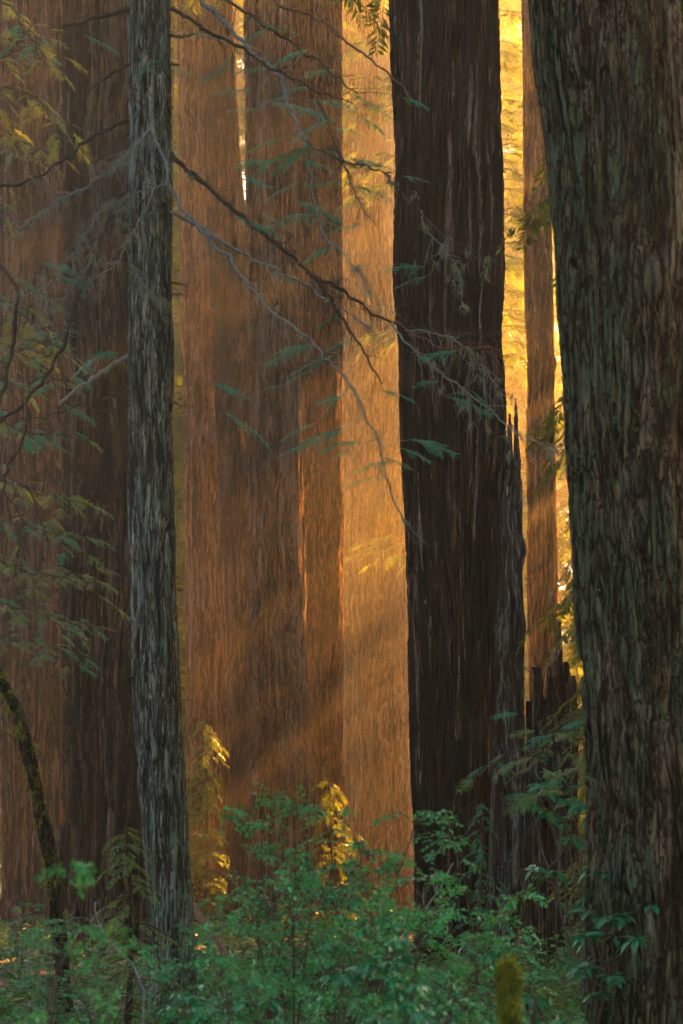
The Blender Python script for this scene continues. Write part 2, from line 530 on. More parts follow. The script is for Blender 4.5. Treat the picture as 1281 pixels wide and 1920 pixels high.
# ------------------------------------------------------------------ foliage templates
def frond_lo(seed, pairs=13):
    """flat spray, unit length along +x, each twiglet one leaf-shaped quad"""
    r = np.random.default_rng(seed)
    V, F = [], []
    for k in range(pairs):
        x = 0.06 + 0.92 * k / pairs
        for s in (-1, 1):
            L = (0.36 * (1 - 0.72 * x) + 0.05) * r.uniform(0.7, 1.2)
            a = math.radians(r.uniform(40, 68))
            dx, dy = math.cos(a) * L, math.sin(a) * L * s
            z0 = -0.22 * x * x + r.uniform(-.015, .015)
            z1 = z0 - 0.10 * L + r.uniform(-.05, .03)
            w = r.uniform(0.020, 0.032)
            n = np.array([-math.sin(a) * s, math.cos(a), 0]) * w
            b = np.array([x, 0, z0])
            t = np.array([x + dx, dy, z1])
            m1 = b * 0.5 + t * 0.5
            tilt = np.array([0, 0, r.uniform(-.02, .02)])
            i = len(V)
            V += [b, m1 + n + tilt, t, m1 - n - tilt]
            F.append([i, i + 1, i + 2, i + 3])
    i = len(V)
    V += [np.array([0.0, -.008, 0]), np.array([0.0, .008, 0]), np.array([1.0, .004, -.22]), np.array([1.0, -.004, -.22])]
    F.append([i, i + 1, i + 2, i + 3])
    return np.array(V), np.array(F)


def spray_hi(seed, pairs=9):
    """flat needle spray of unit length, every needle a quad"""
    r = np.random.default_rng(seed)
    V, F = [], []

    def needles(p0, dvec, L, w0):
        d = norm(dvec)
        side = norm(np.cross([0, 0, 1], d))
        n = max(4, int(L / 0.026))
        for k in range(n):
            t = (k + 0.3) / n
            p = p0 + d * L * t + np.array([0, 0, -0.25 * L * t * t])
            nl = 0.062 * (1 - 0.55 * t) * r.uniform(0.75, 1.15)
            for s in (-1, 1):
                nd = norm(d * 0.55 + side * s + np.array([0, 0, r.uniform(-.3, .12)]))
                wv = norm(np.cross(nd, [0, 0, 1])) * w0 + np.array([0, 0, r.uniform(-.003, .003)])
                i = len(V)
                tip = p + nd * nl
                mid = p * 0.45 + tip * 0.55
                V.extend([p, mid + wv, tip, mid - wv])
                F.append([i, i + 1, i + 2, i + 3])
        i = len(V)
        e = p0 + d * L + np.array([0, 0, -0.25 * L])
        q = side * 0.004
        V.extend([p0 - q, p0 + q, e + q * 0.5, e - q * 0.5])
        F.append([i, i + 1, i + 2, i + 3])

    needles(np.zeros(3), np.array([1.0, 0, 0]), 1.0, 0.014)
    for k in range(pairs):
        x = 0.08 + 0.82 * (k + r.uniform(0, .5)) / pairs
        for s in (-1, 1):
            if r.random() < 0.14:
                continue
            L = (0.46 * (1 - x * 0.78) + 0.04) * r.uniform(0.65, 1.15)
            a = math.radians(r.uniform(36, 58))
            needles(np.array([x, 0, -0.25 * x * x]), np.array([math.cos(a), s * math.sin(a), r.uniform(-.22, .05)]), L, 0.014)
    return np.array(V), np.array(F)


FLO = [frond_lo(s) for s in range(4)]
SHI = [spray_hi(40 + s) for s in range(5)]
SPRAY_MESH = {}


def spray_mesh(k, mat):
    key = (k, mat)
    if key not in SPRAY_MESH:
        v, f = SHI[k]
        me = mesh_from('foliage_spray', v, f, False)
        me.materials.append(M[mat])
        SPRAY_MESH[key] = me
    return SPRAY_MESH[key]


def tuft(rng, n=14, L=0.10):
    """hanging lichen strands as thin ribbons"""
    V, F = [], []
    for k in range(n):
        p = rng.normal(0, 0.015, 3)
        d = norm(rng.normal(0, 0.55, 3) + [0, 0, -0.8])
        l = L * rng.uniform(0.3, 1.1)
        q = norm(np.cross(d, rng.normal(0, 1, 3))) * 0.0035
        m1 = p + d * l * 0.5 + rng.normal(0, 0.01, 3)
        e = p + d * l + rng.normal(0, 0.015, 3) + [0, 0, -0.02]
        i = len(V)
        V += [p - q, p + q, m1 + q, m1 - q, e + q * .3, e - q * .3]
        F += [[i, i + 1, i + 2, i + 3], [i + 3, i + 2, i + 4, i + 5]]
    return np.array(V), np.array(F)


# ------------------------------------------------------------------ conifer with crown (background hemlocks, redwood tops)
def crown_parts(rng, zlo, zhi, rlow, rhigh, nbr, axis, leafy=1.0, flen=1.0, droop=0.35, sector=None, tube_r=0.035):
    """axis(z) -> (x,y) of trunk centre. returns wood Buf, list of (mat, loc, scale)"""
    wood = Buf()
    mats, locs = [], []
    for b in range(nbr):
        t = (b + rng.uniform(0, 1)) / nbr
        z = zlo + (zhi - zlo) * t
        L = (rlow * (1 - t) + rhigh * t) * rng.uniform(0.6, 1.1)
        az = rng.uniform(0, 2 * math.pi) if sector is None else rng.uniform(*sector)
        e0 = rng.uniform(0.0, 0.35)
        hd = np.array([math.cos(az), math.sin(az), 0])
        n = 7
        s = np.linspace(0, 1, n)
        a0 = axis(z)
        path = np.array([a0[0], a0[1], z])[None, :] + hd[None, :] * (L * s)[:, None]
        path[:, 2] += L * (math.tan(e0) * s - (droop + e0) * s * s * 1.15)
        path[1:, :2] += rng.normal(0, 0.03 * L, (n - 1, 2)) * 0.6
        tube(wood, path, np.linspace(tube_r * (0.6 + 0.25 * L / 3), 0.006, n), 4)
        m = max(4, int(L * 5.2 * leafy))
        for k in range(m):
            ss = 0.14 + 0.86 * (k + rng.uniform(0, 1)) / m
            i = min(int(ss * (n - 1)), n - 2)
            fr = ss * (n - 1) - i
            p = path[i] * (1 - fr) + path[i + 1] * fr
            bd = norm(path[i + 1] - path[i])
            sd = 1 if k % 2 else -1
            side = norm(np.cross([0, 0, 1], bd)) * sd
            d = norm(bd * rng.uniform(0.4, 1.1) + side * rng.uniform(0.5, 1.1) + np.array([0, 0, rng.uniform(-0.55, 0.05)]))
            l = flen * (0.35 + 0.55 * (1 - ss)) * rng.uniform(0.7, 1.25) * min(1.3, 0.6 + 0.15 * L)
            mats.append(frame(d, np.array([rng.normal(0, .25), rng.normal(0, .25), 1.0]), 0) * l)
            locs.append(p)
        mats.append(frame(norm(path[-1] - path[-2]), np.array([0, 0, 1.0])) * flen * 0.7)
        locs.append(path[-1])
    return wood, mats, locs


def crown_mesh(name, mats, locs, mat):
    b = Buf()
    for k in range(4):
        if len(mats[k::4]):
            v, f = stamp(FLO[k][0], FLO[k][1], mats[k::4], locs[k::4])
            b.add(v, f)
    me = b.mesh(name, False)
    me.materials.append(M[mat])
    return me


def simple_trunk(rng, h, r0, r1, bend=0.15, sides=14, n=24):
    z = np.linspace(-0.3, h, n)
    x = bend * np.sin(z / h * 3 + rng.uniform(0, 6))
    y = bend * np.sin(z / h * 2.3 + rng.uniform(0, 6))
    path = np.stack([x - x[0], y - y[0], z], -1)
    b = Buf()
    rr = r0 + (r1 - r0) * np.linspace(0, 1, n)
    rr[0] *= 1.4
    rr[1] *= 1.1
    tube(b, path, rr, sides, 0.05, rng)
    return b, (lambda zz: (np.interp(zz, z, path[:, 0]), np.interp(zz, z, path[:, 1])))


HEM = []


def hemlock_kind(seed, h, r0, zlo, rlow, rhigh, nbr, leafy=1.0, flen=1.0):
    rng = np.random.default_rng(seed)
    tb, ax = simple_trunk(rng, h, r0, 0.04)
    wood, mats, locs = crown_parts(rng, zlo, h, rlow, rhigh, nbr, ax, leafy, flen)
    tm = tb.mesh('trunk')
    tm.materials.append(M['hembark'])
    wm = wood.mesh('limbs')
    wm.materials.append(M['hembark'])
    cm = crown_mesh('crown', mats, locs, 'gold')
    return tm, wm, cm


def place_hemlock(kind, px, d, scale, rot, label, group='backlit hemlocks behind the redwoods', slim=1.0):
    t = thing('hemlock_tree', label, 'tree', (px_x(px, d), d, 0), group)
    t.rotation_euler = (0, 0, rot)
    t.scale = (scale * slim, scale * slim, scale)
    for nm, me in zip(('trunk', 'limbs', 'crown'), HEM[kind]):
        link(nm, me, None, t)
    return t

# ------------------------------------------------------------------ the redwoods
def zp(py, d):
    return EYE + (HORIZON - py) * K * d


def gauss(x, c, w):
    return np.exp(-((x - c) / w) ** 2)


def wrap(t):
    return (t + math.pi) % (2 * math.pi) - math.pi


def shaggy(me, d, n, seed, mat, parent):
    """loose strips of fibrous bark hanging off the trunk surface"""
    r = np.random.default_rng(seed)
    k = len(me.vertices)
    co = np.empty(k * 3, dtype=np.float32)
    nn = np.empty(k * 3, dtype=np.float32)
    me.vertices.foreach_get('co', co)
    me.vertices.foreach_get('normal', nn)
    co, nn = co.reshape(-1, 3), nn.reshape(-1, 3)
    ok = np.nonzero((co[:, 2] > 0.2) & (co[:, 2] < zp(-30, d)) & (nn[:, 1] < 0.55))[0]
    i = r.choice(ok, n)
    p, q = co[i].astype(float), nn[i].astype(float)
    q[:, 2] = 0
    q /= np.linalg.norm(q, axis=1, keepdims=True) + 1e-9
    sd = np.stack([-q[:, 1], q[:, 0], 0 * q[:, 0]], -1)
    L = (r.uniform(0.10, 0.42, n) * d / 50)[:, None]
    w = (r.uniform(0.006, 0.014, n) * d / 50)[:, None]
    out = (r.uniform(0.01, 0.065, n) * d / 50)[:, None]
    sk = (r.normal(0, 0.10, n))[:, None] * L
    z = np.array([[0, 0, 1.0]])
    a = p - q * 0.01
    m = p - z * L * 0.55 + q * out * 0.45 + sd * sk * 0.5
    e = p - z * L + q * out + sd * sk
    V = np.stack([a - sd * w, a + sd * w, m + sd * w, m - sd * w, e + sd * w * 0.3, e - sd * w * 0.3], 1).reshape(-1, 3)
    b0 = (np.arange(n) * 6)[:, None]
    F = np.concatenate([b0 + np.array([[0, 1, 2, 3]]), b0 + np.array([[3, 2, 4, 5]])])
    return link('shaggy_bark', mesh_from('shaggy_bark', V, F, False), M[mat], parent)


def redwood(name, label, prof, d, kind, amp, seed, mat, ztop, cat='tree', crown=None, group=None, shag=None, **kw):
    me, base = trunk_mesh('trunk', prof, d, kind, amp, seed, ztop, **kw)
    t = thing(name, label, cat, base, group)
    link('trunk', me, M[mat], t)
    if shag:
        shaggy(me, d, shag[0], seed + 900, shag[1], t)
    if crown:  # unseen crown above the view, set low and dense to shape the shafts
        zlo, r, n = crown
        rng = np.random.default_rng(seed + 500)
        sl = 0.0
        wood, mats, locs = crown_parts(rng, zlo, ztop, r, r * 0.45, n, lambda z: (sl, 0.0), 0.75, 1.9, 0.35, None, 0.09)
        wood.build('limbs', M['hembark'], t)
        link('crown', crown_mesh('crown', mats, locs, 'far'), None, t)
    return t


redwood('redwood_tree', 'broad reddish-brown redwood at the far left, partly behind the furrowed trunk',
        [(1690, 2, 232), (1500, 0, 222), (1100, -4, 212), (600, -14, 204), (0, -26, 192)], 50, 'fibre', 0.27, 11, 'red_dark', 56,
        crown=(31, 5.5, 60), nf=260, shag=(2500, 'fib_red'))
redwood('redwood_tree', 'deeply furrowed brown redwood with black streaks, just left of the slim grey trunk',
        [(1750, 126, 330), (1500, 128, 316), (1100, 130, 300), (600, 128, 292), (0, 124, 284)], 36, 'fibre', 0.28, 12, 'red_furrow', 48,
        crown=(23, 4.5, 50), shag=(1800, 'fib_red'), nf=280, flute=0.09)
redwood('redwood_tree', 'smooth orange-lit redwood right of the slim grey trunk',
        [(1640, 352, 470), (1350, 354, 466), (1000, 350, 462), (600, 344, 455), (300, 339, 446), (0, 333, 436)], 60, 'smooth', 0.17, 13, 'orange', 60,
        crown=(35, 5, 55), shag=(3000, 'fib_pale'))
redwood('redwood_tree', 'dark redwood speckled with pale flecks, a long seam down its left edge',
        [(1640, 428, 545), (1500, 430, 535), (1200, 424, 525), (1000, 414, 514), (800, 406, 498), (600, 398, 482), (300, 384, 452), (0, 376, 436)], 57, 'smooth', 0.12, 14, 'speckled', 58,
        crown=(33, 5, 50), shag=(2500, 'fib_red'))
redwood('redwood_tree', 'red and grey shaggy redwood with a bright rim, beside the speckled trunk',
        [(1640, 470, 590), (1500, 470, 584), (1200, 470, 576), (900, 468, 567), (700, 466, 560), (500, 464, 553), (0, 458, 541)], 50, 'fibre', 0.24, 15, 'redgrey', 56,
        crown=(31, 5.5, 60), shag=(6000, 'fib_red'))
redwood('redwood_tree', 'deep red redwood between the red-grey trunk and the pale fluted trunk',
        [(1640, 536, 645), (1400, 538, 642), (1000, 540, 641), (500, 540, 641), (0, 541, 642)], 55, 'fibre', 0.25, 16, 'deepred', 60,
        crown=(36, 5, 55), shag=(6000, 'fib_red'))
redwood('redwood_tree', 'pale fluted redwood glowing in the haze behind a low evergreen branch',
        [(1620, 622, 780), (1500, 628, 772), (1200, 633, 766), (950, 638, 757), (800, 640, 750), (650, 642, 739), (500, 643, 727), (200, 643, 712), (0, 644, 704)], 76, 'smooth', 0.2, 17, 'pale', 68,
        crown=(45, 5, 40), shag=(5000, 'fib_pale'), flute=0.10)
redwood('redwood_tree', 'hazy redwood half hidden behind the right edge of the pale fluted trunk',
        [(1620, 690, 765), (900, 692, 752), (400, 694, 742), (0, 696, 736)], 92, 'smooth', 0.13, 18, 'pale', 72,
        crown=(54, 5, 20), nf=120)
def burl(th, Z, R):
    t = wrap(th)
    return 0.16 * gauss(t, 0.11, 0.09) * gauss(Z, zp(1285, 34), 0.22) + 0.10 * gauss(t, 0.14, 0.07) * gauss(Z, zp(1262, 34), 0.18)


redwood('redwood_tree', 'broad black charred redwood with brown bark streaks, right of centre',
        [(1790, 776, 966), (1600, 774, 955), (1400, 770, 950), (1100, 765, 947), (900, 758, 946), (700, 753, 944), (400, 748, 938), (0, 738, 928)], 34, 'char', 0.22, 19, 'char', 46,
        crown=(22, 5.0, 60), nf=320, flute=0.06, extra=burl)
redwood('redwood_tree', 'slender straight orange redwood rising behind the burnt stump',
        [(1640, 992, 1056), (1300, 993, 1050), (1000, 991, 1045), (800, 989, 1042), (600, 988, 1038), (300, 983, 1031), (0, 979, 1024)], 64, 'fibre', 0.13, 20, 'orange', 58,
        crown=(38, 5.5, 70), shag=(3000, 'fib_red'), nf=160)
redwood('redwood_tree', 'big blurred mossy trunk close by, along the right edge',
        [(1920, 1112, 1420), (1650, 1117, 1402), (1500, 1112, 1385), (1350, 1105, 1366), (1200, 1095, 1350), (1050, 1085, 1336), (900, 1075, 1324), (750, 1065, 1312), (600, 1055, 1300), (450, 1044, 1288), (300, 1030, 1282), (150, 1010, 1276), (0, 992, 1270)],
        11.5, 'plate', 0.075, 21, 'near', 22, crown=(14, 3.0, 26), knots=0, nf=380, step_px=6, flute=0.05, taper_top=0.7)
redwood('redwood_tree', 'shadowed brown redwood peeping out at the top right corner',
        [(1640, 1288, 1400), (800, 1284, 1390), (0, 1274, 1378)], 44, 'fibre', 0.22, 22, 'red_dark', 52, nf=140, crown=(38, 5, 30))

# slim conifer with the bare lichen branches
SLIM_D = 20.0
slim_me, slim_base = trunk_mesh('trunk', [(1900, 286, 378), (1750, 280, 367), (1600, 270, 357), (1450, 259, 348), (1300, 250, 340), (1150, 243, 334), (1000, 239, 329), (800, 237, 326), (500, 238, 324), (250, 239, 321), (0, 238, 317)],
                                 SLIM_D, 'plate', 0.050, 31, 24, knots=0, nf=300, step_px=4, flute=0.07, taper_top=0.6)
slim = thing('slim_conifer', 'slim grey-green conifer with bare lichen-covered branches, left of centre', 'tree', slim_base)
link('trunk', slim_me, M['slim'], slim)


# broken snag and burnt stump
def snag_jag(th):
    t = wrap(th)
    d = 33.0
    return zp(900, d) + (zp(795, d) - zp(900, d)) * gauss(t, -0.65, 0.40) + (zp(745, d) - zp(900, d)) * gauss(t, 0.45, 0.33) - 1.2 * gauss(np.abs(t), 3.1, 1.2) + 0.10 * np.sin(t * 23) + 0.05 * np.sin(t * 51)


def snag_extra(th, Z, R):
    t = wrap(th)
    return -R * 0.35 * gauss(t, 0.0 + 0.12 * np.sin(Z * 1.3), 0.16) * sstep(0.5, 3, Z) + R * 0.16 * gauss(Z, zp(1175, 33), 0.25) * gauss(t, 1.3, 0.6)


t = redwood('broken_snag', 'tall splintered grey snag leaning against the charred trunk', [(1790, 914, 994), (1600, 918, 992), (1400, 926, 984), (1180, 932, 984), (1000, 941, 979), (850, 945, 978), (740, 950, 976)],
            33, 'char', 0.05, 24, 'snag', zp(740, 33), cat='snag', nf=220, nb=60, step_px=4, jag=snag_jag, extra=snag_extra)


def stump_jag(th):
    t = wrap(th)
    d = 32.0
    hi, lo = zp(1200, d), zp(1345, d)
    return lo + (hi - lo) * gauss(t, 0.30, 0.22) + (zp(1262, d) - lo) * gauss(t, -0.15, 0.16) + (zp(1272, d) - lo) * gauss(t, -1.0, 0.2) + (zp(1262, d) - lo) * gauss(t, 0.75, 0.12) + (zp(1285, d) - lo) * gauss(t, 1.25, 0.12) - 0.6 * gauss(np.abs(t), 3.1, 1.0) + 0.16 * np.abs(np.sin(t * 9.3 + 1)) + 0.10 * np.sin(t * 23) + 0.07 * np.sin(t * 47)


def stump_extra(th, Z, R):
    t = wrap(th)
    edge = 0.10 * np.sin(Z * 2.1)
    hollow = sstep(-1.0, -0.8, t + edge) * (1 - sstep(0.10, 0.25, t + edge)) * (1 - sstep(zp(1520, 32), zp(1440, 32), Z))
    return -R * 1.05 * hollow


redwood('burnt_stump', 'jagged burnt hollow stump standing in front of the slender orange trunk', [(1800, 984, 1090), (1600, 986, 1083), (1450, 988, 1080), (1300, 989, 1079), (1200, 992, 1076)],
        32, 'char', 0.06, 25, 'stump', zp(1195, 32), cat='stump', nf=260, nb=60, step_px=4, jag=stump_jag, extra=stump_extra)


# ------------------------------------------------------------------ hand-placed limbs with sprays
class Limb:
    def __init__(self, pts, d0, d1, r0, r1, mat, seed, root):
        self.px = np.array(pts, dtype=float)
        self.rng = np.random.default_rng(seed)
        n = max(10, len(pts) * 6)
        dd = np.linspace(d0, d1, len(pts))
        w = np.array([pt(p[0], p[1], q) for p, q in zip(pts, dd)]) - root
        self.path = smooth_path(w, n)
        jit = self.rng.normal(0, 0.004 * d0 / 20, self.path.shape)
        ln = np.linalg.norm(np.diff(self.path, axis=0), axis=1).sum()
        low = self.rng.normal(0, min(0.022 * d0 / 20, 0.010 * ln), self.path.shape)
        jit = jit + np.stack([np.convolve(low[:, c], np.hanning(5) / 2, 'same') for c in range(3)], -1)
        jit[0] = 0
        self.path += jit
        self.rad = np.linspace(r0 * K * d0, r1 * K * d1, n) * self.rng.uniform(0.88, 1.14, n)
        self.buf = Buf()
        tube(self.buf, self.path, self.rad, 8, 0.08, self.rng)
        self.mat, self.root, self.d = mat, root, (d0 + d1) / 2
        self.sprays, self.tufts = [], []
        m = self.path + root
        self.spx = np.stack([640.5 + m[:, 0] / (K * m[:, 1]), HORIZON - (m[:, 2] - EYE) / (K * m[:, 1])], -1)

    def twigs(self, n, lpx=60, lo=0.15, down=0.3, sub=2, lichen=0.0, pick=None, spread=0.9):
        r = self.rng
        tan = np.gradient(self.path, axis=0)
        for _ in range(n):
            i = int(r.uniform(lo, 1.0) * (len(self.path) - 1))
            p = self.path[i]
            b = norm(tan[i])
            q = norm(np.cross(b, norm(r.normal(0, 1, 3))))
            d = norm(b * 0.75 + q * spread + np.array([0, 0, -down]))
            L = lpx * K * self.d * r.uniform(0.4, 1.3)
            s = np.linspace(0, 1, 6)
            tp = p + d * (L * s)[:, None] + np.array([0, 0, -1.0]) * (0.18 * L * s * s)[:, None] + np.vstack([np.zeros(3), r.normal(0, 0.025 * L, (5, 3))])
            rt = min(self.rad[i] * 0.6, 0.0016 * self.d * 0.20)
            tube(self.buf, tp, np.linspace(max(rt, 0.0022), 0.0013, 6), 4)
            for _k in range(sub):
                j = r.integers(1, 5)
                d2 = norm(d + r.normal(0, 0.6, 3))
                L2 = L * r.uniform(0.25, 0.6)
                tube(self.buf, np.array([tp[j], tp[j] + d2 * L2 * .5 + r.normal(0, .01, 3), tp[j] + d2 * L2 + np.array([0, 0, -.1 * L2])]), [0.002, 0.0016, 0.001], 3)
            if r.random() < lichen:
                self.tufts.append(tp[r.integers(1, 6)])

    def lichens(self, n):
        for _ in range(n):
            self.tufts.append(self.path[self.rng.integers(1, len(self.path))])

    def spray_at(self, px, py, size, mat, sgn=None):
        r = self.rng
        i = int(np.argmin(((self.spx - [px, py]) ** 2).sum(1)))
        dd = (self.path[i] + self.root)[1] + r.uniform(-0.5, 0.4)
        target = pt(px, py, dd) - self.root
        if sgn is None:
            sgn = 1 if target[0] > self.path[i][0] - 0.02 else -1
        L = size * K * dd
        a = r.uniform(-0.6, 0.6)
        ax = np.array([math.cos(a) * sgn, math.sin(a), r.uniform(-0.36, -0.02)])
        start = target - norm(ax) * L * 0.45
        mid = (self.path[i] + start) / 2 + np.array([0, 0, 0.03])
        tube(self.buf, smooth_path([self.path[i], mid, start], 6), np.linspace(0.005, 0.0025, 6), 4)
        self.sprays.append((frame(ax, norm([r.normal(0, .25), -0.60 + r.normal(0, .25), 1.0])) * L, start, mat))

    def auto_sprays(self, n, size, mats, lo=0.2):
        r = self.rng
        for k in range(n):
            t = lo + (1 - lo) * (k + r.uniform(0, 1)) / n
            i = min(int(t * (len(self.path) - 1)), len(self.path) - 2)
            b = norm(self.path[i + 1] - self.path[i])
            side = norm(np.cross([0, 0, 1.0], b)) * (1 if k % 2 else -1)
            L = size * K * self.d * r.uniform(0.6, 1.25)
            ax = norm(b * r.uniform(0.5, 1.2) + side * r.uniform(0.4, 1.0) + np.array([0, 0, r.uniform(-0.6, 0.1)]))
            off = norm(b * r.uniform(0.2, 1) + side * r.uniform(0.2, 1) + np.array([0, r.normal(0, .4), r.uniform(-0.7, 0.45)])) * L * r.uniform(0.1, 1.5)
            q = self.path[i] + off
            tube(self.buf, np.array([self.path[i], self.path[i] + off * 0.5 + np.array([0, 0, 0.04]) * L, q]), [0.005, 0.004, 0.003], 3)
            ax = norm(ax + 0.5 * norm(off))
            self.sprays.append((frame(ax, norm([r.normal(0, .35), -0.4 + r.normal(0, .4), 1.0])) * L, q, mats[r.integers(0, len(mats))]))

    def build(self, parent, name='branch', merge=False):
        o = self.buf.build(name, M[self.mat], parent)
        if merge and self.sprays:
            me = bpy.data.meshes.new('tmp')
            b = Buf()
            mi = []
            names = sorted({q[2] for q in self.sprays})
            for R, p, mat in self.sprays:
                tv, tf = SHI[int(self.rng.integers(0, 5))]
                b.add(tv @ R.T + p, tf)
                mi += [names.index(mat)] * len(tf)
            me = b.mesh('foliage', False)
            for nm in names:
                me.materials.append(M[nm])
            me.polygons.foreach_set('material_index', np.array(mi, dtype=np.int32))
            link('foliage', me, None, o)
        for R, p, mat in ([] if merge else self.sprays):
            s = link('foliage_spray', spray_mesh(int(self.rng.integers(0, 5)), mat), None, o)
            mw = Matrix([[R[a][b] for b in range(3)] + [p[a]] for a in range(3)] + [[0, 0, 0, 1]])
            s.matrix_local = mw
        if self.tufts:
            b = Buf()
            for p in self.tufts:
                v, f = tuft(self.rng, 12, self.rng.uniform(0.05, 0.13) * self.d / 20)
                b.add(v + p, f)
            b.build('lichen_tufts', M['lichen'], o, False)  # hanging lichen strands, no leaves
        return o


def nearest(limbs, px, py):
    return min(limbs, key=lambda l: ((l.spx - [px, py]) ** 2).sum(1).min())


SL = []


def sl(pts, d0, d1, r0, r1, mat='twig_dark', tw=(0, 60), lic=0, sub=2, tl=0.0, down=0.3):
    l = Limb(pts, d0, d1, r0 * 0.86, r1 * 0.8, mat, 100 + len(SL), slim_base)
    if tw[0]:
        l.twigs(int(tw[0] * 1.5), tw[1], sub=sub, lichen=tl, down=down)
    if lic:
        l.lichens(lic)
    SL.append(l)
    return l


D0 = 19.9
sl([(322, 288), (350, 318), (395, 352), (440, 392), (475, 424), (520, 458), (560, 497), (600, 523), (640, 545), (690, 580), (735, 605), (800, 620), (860, 628), (942, 625)], D0, 18.6, 5.2, 1.6, tw=(34, 60), lic=6)
sl([(585, 515), (620, 562), (650, 610), (685, 660), (717, 720)], 19.2, 18.8, 4.2, 1.8, tw=(9, 60))
sl([(735, 605), (760, 640), (820, 690), (870, 730), (930, 775), (1000, 826), (1062, 846)], 18.8, 18.0, 2.4, 1.2, 'twig_pale', tw=(20, 80), lic=9, tl=0.4)
sl([(760, 618), (820, 625), (870, 650), (905, 690), (945, 740)], 18.7, 18.2, 1.7, 1.0, 'twig_pale', tw=(18, 70), lic=5, tl=0.3)
sl([(740, 600), (800, 640), (850, 655), (900, 650), (945, 655)], 18.7, 18.2, 1.8, 1.0, 'twig_red', tw=(16, 60), tl=0.2)
sl([(318, 398), (365, 420), (420, 455), (500, 497), (565, 530), (610, 560), (650, 588), (692, 612)], D0, 19.0, 4.4, 1.8, 'twig_pale', tw=(16, 50), lic=8)
sl([(314, 340), (340, 385), (380, 432), (415, 470), (460, 525), (500, 570), (540, 612), (580, 635), (610, 668), (650, 710), (668, 740), (690, 790), (715, 850), (735, 930), (765, 985)], 19.7, 18.8, 4.4, 1.3, 'twig_pale', tw=(22, 60), lic=10)
sl([(282, 180), (286, 235), (298, 275), (312, 305), (313, 345)], 19.55, 19.4, 5.0, 3.2, 'twig_pale', tw=(6, 30), lic=8)
sl([(286, 238), (262, 264), (235, 292), (205, 318)], 19.5, 19.2, 3.2, 1.6, 'twig_pale', tw=(10, 50), lic=10, tl=0.5)
sl([(310, 345), (270, 357), (235, 370), (195, 382)], 19.5, 19.2, 2.2, 1.0, 'twig_pale', tw=(8, 50), lic=4, tl=0.3)
sl([(286, 292), (290, 340), (280, 380), (255, 425), (235, 465), (215, 495), (175, 520), (125, 535)], 19.5, 19.0, 2.6, 1.2, 'twig_pale', tw=(16, 60), lic=14, tl=0.4)
sl([(240, 478), (260, 520), (290, 555), (314, 562)], 19.3, 19.3, 2.2, 1.0, 'twig_pale', tw=(8, 35), lic=12, tl=0.6)
sl([(318, 17), (367, 45), (424, 75), (469, 101), (510, 129), (562, 154), (611, 180), (660, 192)], D0, 19.0, 4.2, 1.8, tw=(18, 55))
sl([(300, -110), (380, -25), (429, 0), (469, 28), (510, 56), (540, 80), (585, 109), (630, 139), (672, 172)], D0, 18.6, 4.4, 1.8, tw=(16, 50))
sl([(300, -150), (350, -50), (380, 0), (416, 34), (442, 67), (480, 101), (510, 131), (529, 157), (540, 195), (562, 240), (574, 277), (579, 315), (587, 352), (592, 394), (607, 439), (622, 459), (652, 481), (675, 511), (697, 560), (712, 590)], D0, 18.4, 5, 1.4, 'twig_pale', tw=(26, 55), lic=6)
sl([(574, 265), (611, 285), (637, 296), (694, 313), (731, 334), (750, 360), (785, 390), (810, 420), (850, 450), (890, 475), (935, 496)], 18.8, 18.2, 2.4, 1.0, tw=(18, 50), lic=6, tl=0.3)
sl([(596, 187), (611, 221), (630, 277), (649, 319), (667, 367), (705, 425)], 18.9, 18.6, 3.0, 1.2, tw=(10, 45))
sl([(790, 395), (800, 430), (835, 470), (860, 510), (866, 560), (880, 585)], 18.5, 18.4, 1.6, 0.8, 'twig_pale', tw=(8, 30), lic=12, tl=0.5)
sl([(240, 224), (180, 255), (120, 295), (60, 335), (-20, 360)], D0, 18.8, 5.0, 2.2, tw=(12, 45), lic=4)
sl([(242, 250), (205, 275), (190, 298), (172, 306)], D0, 19.4, 3.2, 1.6, tw=(4, 30))
sl([(246, 300), (215, 318), (180, 340), (130, 365), (90, 390), (55, 415), (32, 433)], D0, 18.9, 3.4, 1.6, 'twig_pale', tw=(16, 50), lic=10)
sl([(242, 345), (225, 368), (205, 412), (180, 480), (165, 515), (150, 540), (140, 580), (120, 640), (95, 690), (70, 725), (40, 760), (-15, 802)], D0, 18.0, 5.0, 4.2, tw=(26, 80), lic=8)
sl([(52, 745), (50, 790), (42, 830), (15, 880), (10, 925), (35, 960), (38, 1000), (30, 1060), (28, 1090), (45, 1115), (85, 1150), (120, 1180), (165, 1202)], 18.3, 18.3, 3.0, 1.0, tw=(18, 60))
sl([(28, 900), (62, 930), (75, 975), (92, 1020), (98, 1062)], 18.3, 18.3, 2.2, 1.0, tw=(8, 50))
sl([(240, 350), (200, 385), (160, 440), (120, 500), (60, 560)], D0, 18.8, 2.2, 0.9, 'twig_pale', tw=(26, 75), lic=10, tl=0.3)
sl([(240, 385), (195, 420), (175, 470), (150, 520), (100, 590)], D0, 19.0, 1.9, 0.8, 'twig_pale', tw=(20, 65), lic=8, tl=0.3)
sl([(242, 18), (190, 30), (150, 42), (117, 48)], D0, 19.0, 5.2, 4.0, tw=(2, 25))
sl([(242, 122), (205, 142), (170, 165), (143, 183)], D0, 19.2, 4.4, 1.2)
sl([(242, 668), (205, 690), (170, 712), (140, 733), (110, 757)], D0, 18.8, 6.0, 3.2, 'twig_pale', tw=(2, 30), lic=4)
sl([(240, 733), (215, 742), (192, 750)], D0, 19.4, 5.0, 4.0)
sl([(316, 65), (345, 69), (368, 63)], D0, 19.6, 3.2, 2.0)
sl([(316, 120), (336, 122)], D0, 19.6, 3.4, 2.4)
